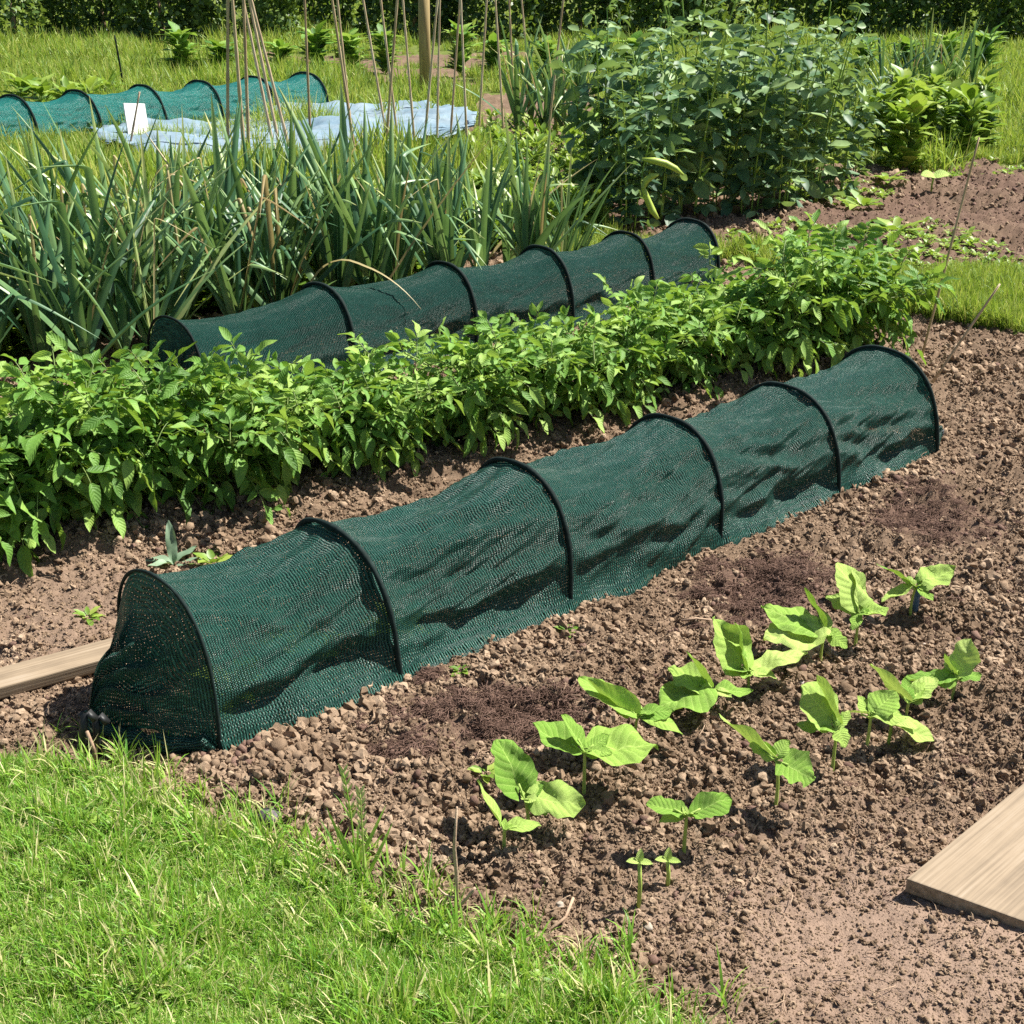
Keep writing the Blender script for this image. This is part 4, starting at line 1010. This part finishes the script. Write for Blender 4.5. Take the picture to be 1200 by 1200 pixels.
def twig(base, pts, lab):
    t = on_ground(*base); mb = MB()
    for P, rr in pts: V, Q = tube(P, rr, 6); mb.add(V, Q)
    tag(link('stick', mb.mesh('stick', M['twig']), None, t), lab, 'stick')
twig((534, 1078), [([(0, 0, -.02), (.003, .004, .09), (0, .002, .15), (.006, 0, .235)], np.array([.0045, .004, .0035, .002])), (bez((.001, 0, .02), (.02, -.01, .05), (.035, -.01, .075), 6), .0028), (bez((0, 0, .045), (-.02, 0, .05), (-.03, .01, .06), 5), .002)],
     'dry upright stick with a side twig at the edge of the lawn')
twig((640, 1095), [([(0, 0, .012), (.035, .03, .02), (.05, .07, .03)], .003)], 'short pale stick lying at the edge of the lawn')
twig((816, 733), [([(-.04, 0, .012), (0, .004, .016), (.05, 0, .012)], .003)], 'short dry stick lying behind the fifth bean seedling')
twig((112, 898), [([(0, 0, -.02), (.002, 0, .04), (-.008, 0, .085)], .004)], 'short brown stick beside the black pegs')
def grass_stalk(base, tip, bend, lab):
    b = on_ground(*base); t = thing('grass_stalk', lab, 'grass stalk', b)
    top = at(tip[0], tip[1], .16 if bend > 0 else .2) ; a_, b_ = (tip[0] - 600) / FPX, (tip[1] - 600) / FPX; tt = b[1] / (CP - b_ * SP)
    top = np.array([a_ * tt - b[0], 0, CAMH - (SP + b_ * CP) * tt - b[2]])
    C = bez((0, 0, -.01), (top[0] * .2, 0, top[2] * .7), top, 12)
    mb = MB(); V, Q = tube(C, np.linspace(.0022, .001, 12), 5); mb.add(V, Q, .7); link('stalk', mb.mesh('grass_stalk', M['grass']), t)
    mb = MB()
    for k in range(5, 12):
        for sg in (-1, 1):
            V, Q, uv = leaf(C[k], (sg * .5, .1, 1), (0, -1, .2), .02, .005, 3, 4); mb.add(V, Q, .8, uv)
    link('seed_head', mb.mesh('grass_seed_head', M['grass']), t)
    mb = MB()
    for ax in ((-.4, -.1, 1), (.45, 0, 1)):
        V, Q, uv = leaf((0, 0, .01), ax, (0, -1, .3), top[2] * .6, .007, 3, 9, .3, .25); mb.add(V, Q, .5, uv)
    link('blade', mb.mesh('grass_stalk_blade', M['grass']), t)
grass_stalk((418, 1022), (402, 906), -1, 'tall grass stalk leaning left at the lawn edge')
grass_stalk((428, 1035), (422, 930), 1, 'shorter grass stalk beside the leaning one')

# ------------------------------------------------------------------ planks, board, membrane, stones
c = at(1062, 1030, .045); a1 = unit(at(1128, 985, .045) - c); th = math.atan2(a1[1], a1[0]) + .12
th -= .06; e2 = np.array([math.cos(th), math.sin(th), 0]); e1 = np.array([math.sin(th), -math.cos(th), 0]); L_, W_ = .70, .26
pm_ = box_mesh('plank', M['wood'], (L_, W_, .030), .003)
for v in pm_.vertices: v.co.x += (W_ / 2 - v.co.y) * .26 * (1 if v.co.x < 0 else 0)      # end sawn off at an angle
o = link('plank', pm_, None, c + e2 * L_ / 2 + e1 * W_ / 2 - np.array([0, 0, .012])); o.rotation_euler = (0.02, -0.012, math.atan2(e2[1], e2[0]))
tag(o, 'wide bare wooden plank lying at the lower right', 'plank', 'planks on the soil')
a, b = at(128, 764, .03), at(40, 788, .03); m = (a + b) / 2; e = unit(a - b)
o = link('plank', box_mesh('plank', M['wood'], (0.9, 0.085, .032), .004), None, a - e * .40 + np.array([0, 0, -.004])); o.rotation_euler = (0.08, 0, math.atan2(e[1], e[0]))
tag(o, 'narrow wooden plank lying behind the tied end of the near tunnel', 'plank', 'planks on the soil')
b = on_ground(161, 172)
o = link('board', box_mesh('board', M['white'], (.23, .015, .42), .003), None, b + np.array([0.02, 0, .17])); o.rotation_euler = (-.22, .10, 0.9)
tag(o, 'white board leaning at the foot of the teal tunnel', 'board')
def membrane():
    out = [(104, 176), (180, 162), (250, 160), (262, 146), (330, 139), (420, 137), (500, 143), (562, 152), (552, 170), (470, 196), (400, 212), (330, 222), (265, 224), (205, 208), (145, 194)]
    poly = [tuple(at(*p)[:2]) for p in out]
    xs = [p[0] for p in poly]; ys = [p[1] for p in poly]; st = 0.05
    gx, gy = np.meshgrid(np.arange(min(xs), max(xs), st), np.arange(min(ys), max(ys), st), indexing='ij')
    nu, nv = gx.shape
    z = gz(gx, gy) + 0.13 + 0.13 * fbm(gx, gy, 1.3, 3, 2) + 0.04 * fbm(gx * 1.7, gy, 4, 3, 5)
    V = np.stack([gx, gy, z], -1).reshape(-1, 3); Q = grid_quads(nu, nv); c = V[Q].mean(1)
    q = Q[inpoly(c[:, 0] + .1 * fbm(c[:, 0], c[:, 1], 3, 2, 1), c[:, 1], poly)]
    used = np.unique(q); rm = np.full(len(V), -1); rm[used] = np.arange(len(used))
    me = mk('membrane', V[used], rm[q]); me.materials.append(M['sheet'])
    o = link('membrane', me); tag(o, 'pale blue-grey weed membrane spread rumpled on the ground', 'ground sheet')
    so = o.modifiers.new('thickness', 'SOLIDIFY'); so.thickness = .004
membrane()
for k, (px, py, r, m, lab) in enumerate([(760, 1089, .009, 'stone', 'pale round pebble in front of the bean sprouts'), (1083, 760, .010, 'stone', 'white pebble between the two bean rows'), (938, 798, .009, 'stone', 'white pebble beside the sixth seedling of the left row'),
                                         (128, 921, .022, 'stone', 'pale flat stone at the lawn edge by the pegs'), (318, 962, .024, 'dark_stone', 'dark stone in the lawn edge'), (656, 1062, .007, 'stone', 'tiny pale pebble left of the leafless sprout'), (196, 930, .024, 'clod', 'large clod of earth at the lawn edge')]):
    o = link('clod' if m == 'clod' else 'pebble', stone_mesh('pebble', M[m], r, 70 + k, 3, .4, .75), None, on_ground(px, py) + np.array([0, 0, r * .4])); tag(o, lab, 'clod' if m == 'clod' else 'stone')
b = on_ground(1072, 718); mb = MB(); V, Q = tube([(0, 0, -.03), (0, 0, .035), (0.002, 0, .045), (0.002, 0, .06)], [.008, .008, .011, .011], 12); mb.add(V, Q); tag(link('stake', mb.mesh('stake', M['blue']), None, b), 'short blue plastic stake beside the farthest bean seedling', 'stake')

# ------------------------------------------------------------------ far hedge shrubs and bank beyond the plots
def shrub_mesh(seed, w, h):
    q = np.random.default_rng(seed); mb = MB()
    n = 4200
    for _ in range(n):
        a = q.uniform(0, 6.28); zz = q.random() ** .8; lob = 0.75 + .5 * vnoise(np.array(a * 1.5 + seed), np.array(zz * 4.0))
        rr = w * lob * math.sqrt(max(0, 1 - (zz * .95) ** 2.5)) * q.uniform(.65, 1) ** .5
        p = np.array([rr * math.cos(a), rr * math.sin(a), zz * h]); ax = unit(q.normal(0, 1, 3) + np.array([0, 0, .3]))
        V, Q, uv = leaf(p, ax, q.normal(0, 1, 3) + np.array([0, 0, 1]), .16, .10, 2, 3); mb.add(V, Q, q.random(), uv)
    return mb.mesh('shrub_foliage', M['hedge'])
sm = [shrub_mesh(30 + k, 1.5, h_) for k, h_ in enumerate((2.3, 1.9, 2.7))]
for i in range(18):
    x_ = -14.5 + 1.75 * i + rng.normal(0, .3)
    t = thing('shrub', 'dark green shrub, %s from the left along the far edge of the plots' % ORD[i], 'shrub', (x_, 31 + rng.normal(0, .7), 0), rng.uniform(0, 6), 'shrubs along the far edge of the plots')
    link('foliage', sm[i % 3], t)
    mb = MB(); V, Q = tube([(0, 0, -.1), (.05, 0, .5), (0, .05, 1.1)], [.06, .05, .02], 7); mb.add(V, Q); link('trunk', mb.mesh('shrub_trunk', M['twig']), t)

# ------------------------------------------------------------------ light
EL, SAZ = math.radians(54), math.radians(68)
w = bpy.data.worlds.new('World'); SC.world = w; w.use_nodes = True
nt = w.node_tree; bg = nt.nodes['Background']
sky = nt.nodes.new('ShaderNodeTexSky'); sky.sky_type = 'NISHITA'; sky.sun_disc = False
sky.sun_elevation = EL; sky.sun_rotation = SAZ
nt.links.new(sky.outputs[0], bg.inputs[0]); bg.inputs[1].default_value = 0.05
sun = bpy.data.objects.new('sun', bpy.data.lights.new('sun', 'SUN')); COL.objects.link(sun)
sd = Vector((math.sin(SAZ) * math.cos(EL), math.cos(SAZ) * math.cos(EL), math.sin(EL)))
sun.rotation_euler = sd.to_track_quat('Z', 'Y').to_euler()
sun.data.energy = 5.0; sun.data.angle = math.radians(0.5); sun.data.color = (1.0, 0.95, 0.87)

SC.view_settings.view_transform = 'Standard'; SC.view_settings.look = 'None'
SC.view_settings.exposure = 1.18; SC.view_settings.gamma = 1
cy = SC.cycles
cy.max_bounces = 6; cy.diffuse_bounces = 2; cy.glossy_bounces = 2; cy.transmission_bounces = 4; cy.transparent_max_bounces = 16
cy.use_denoising = False
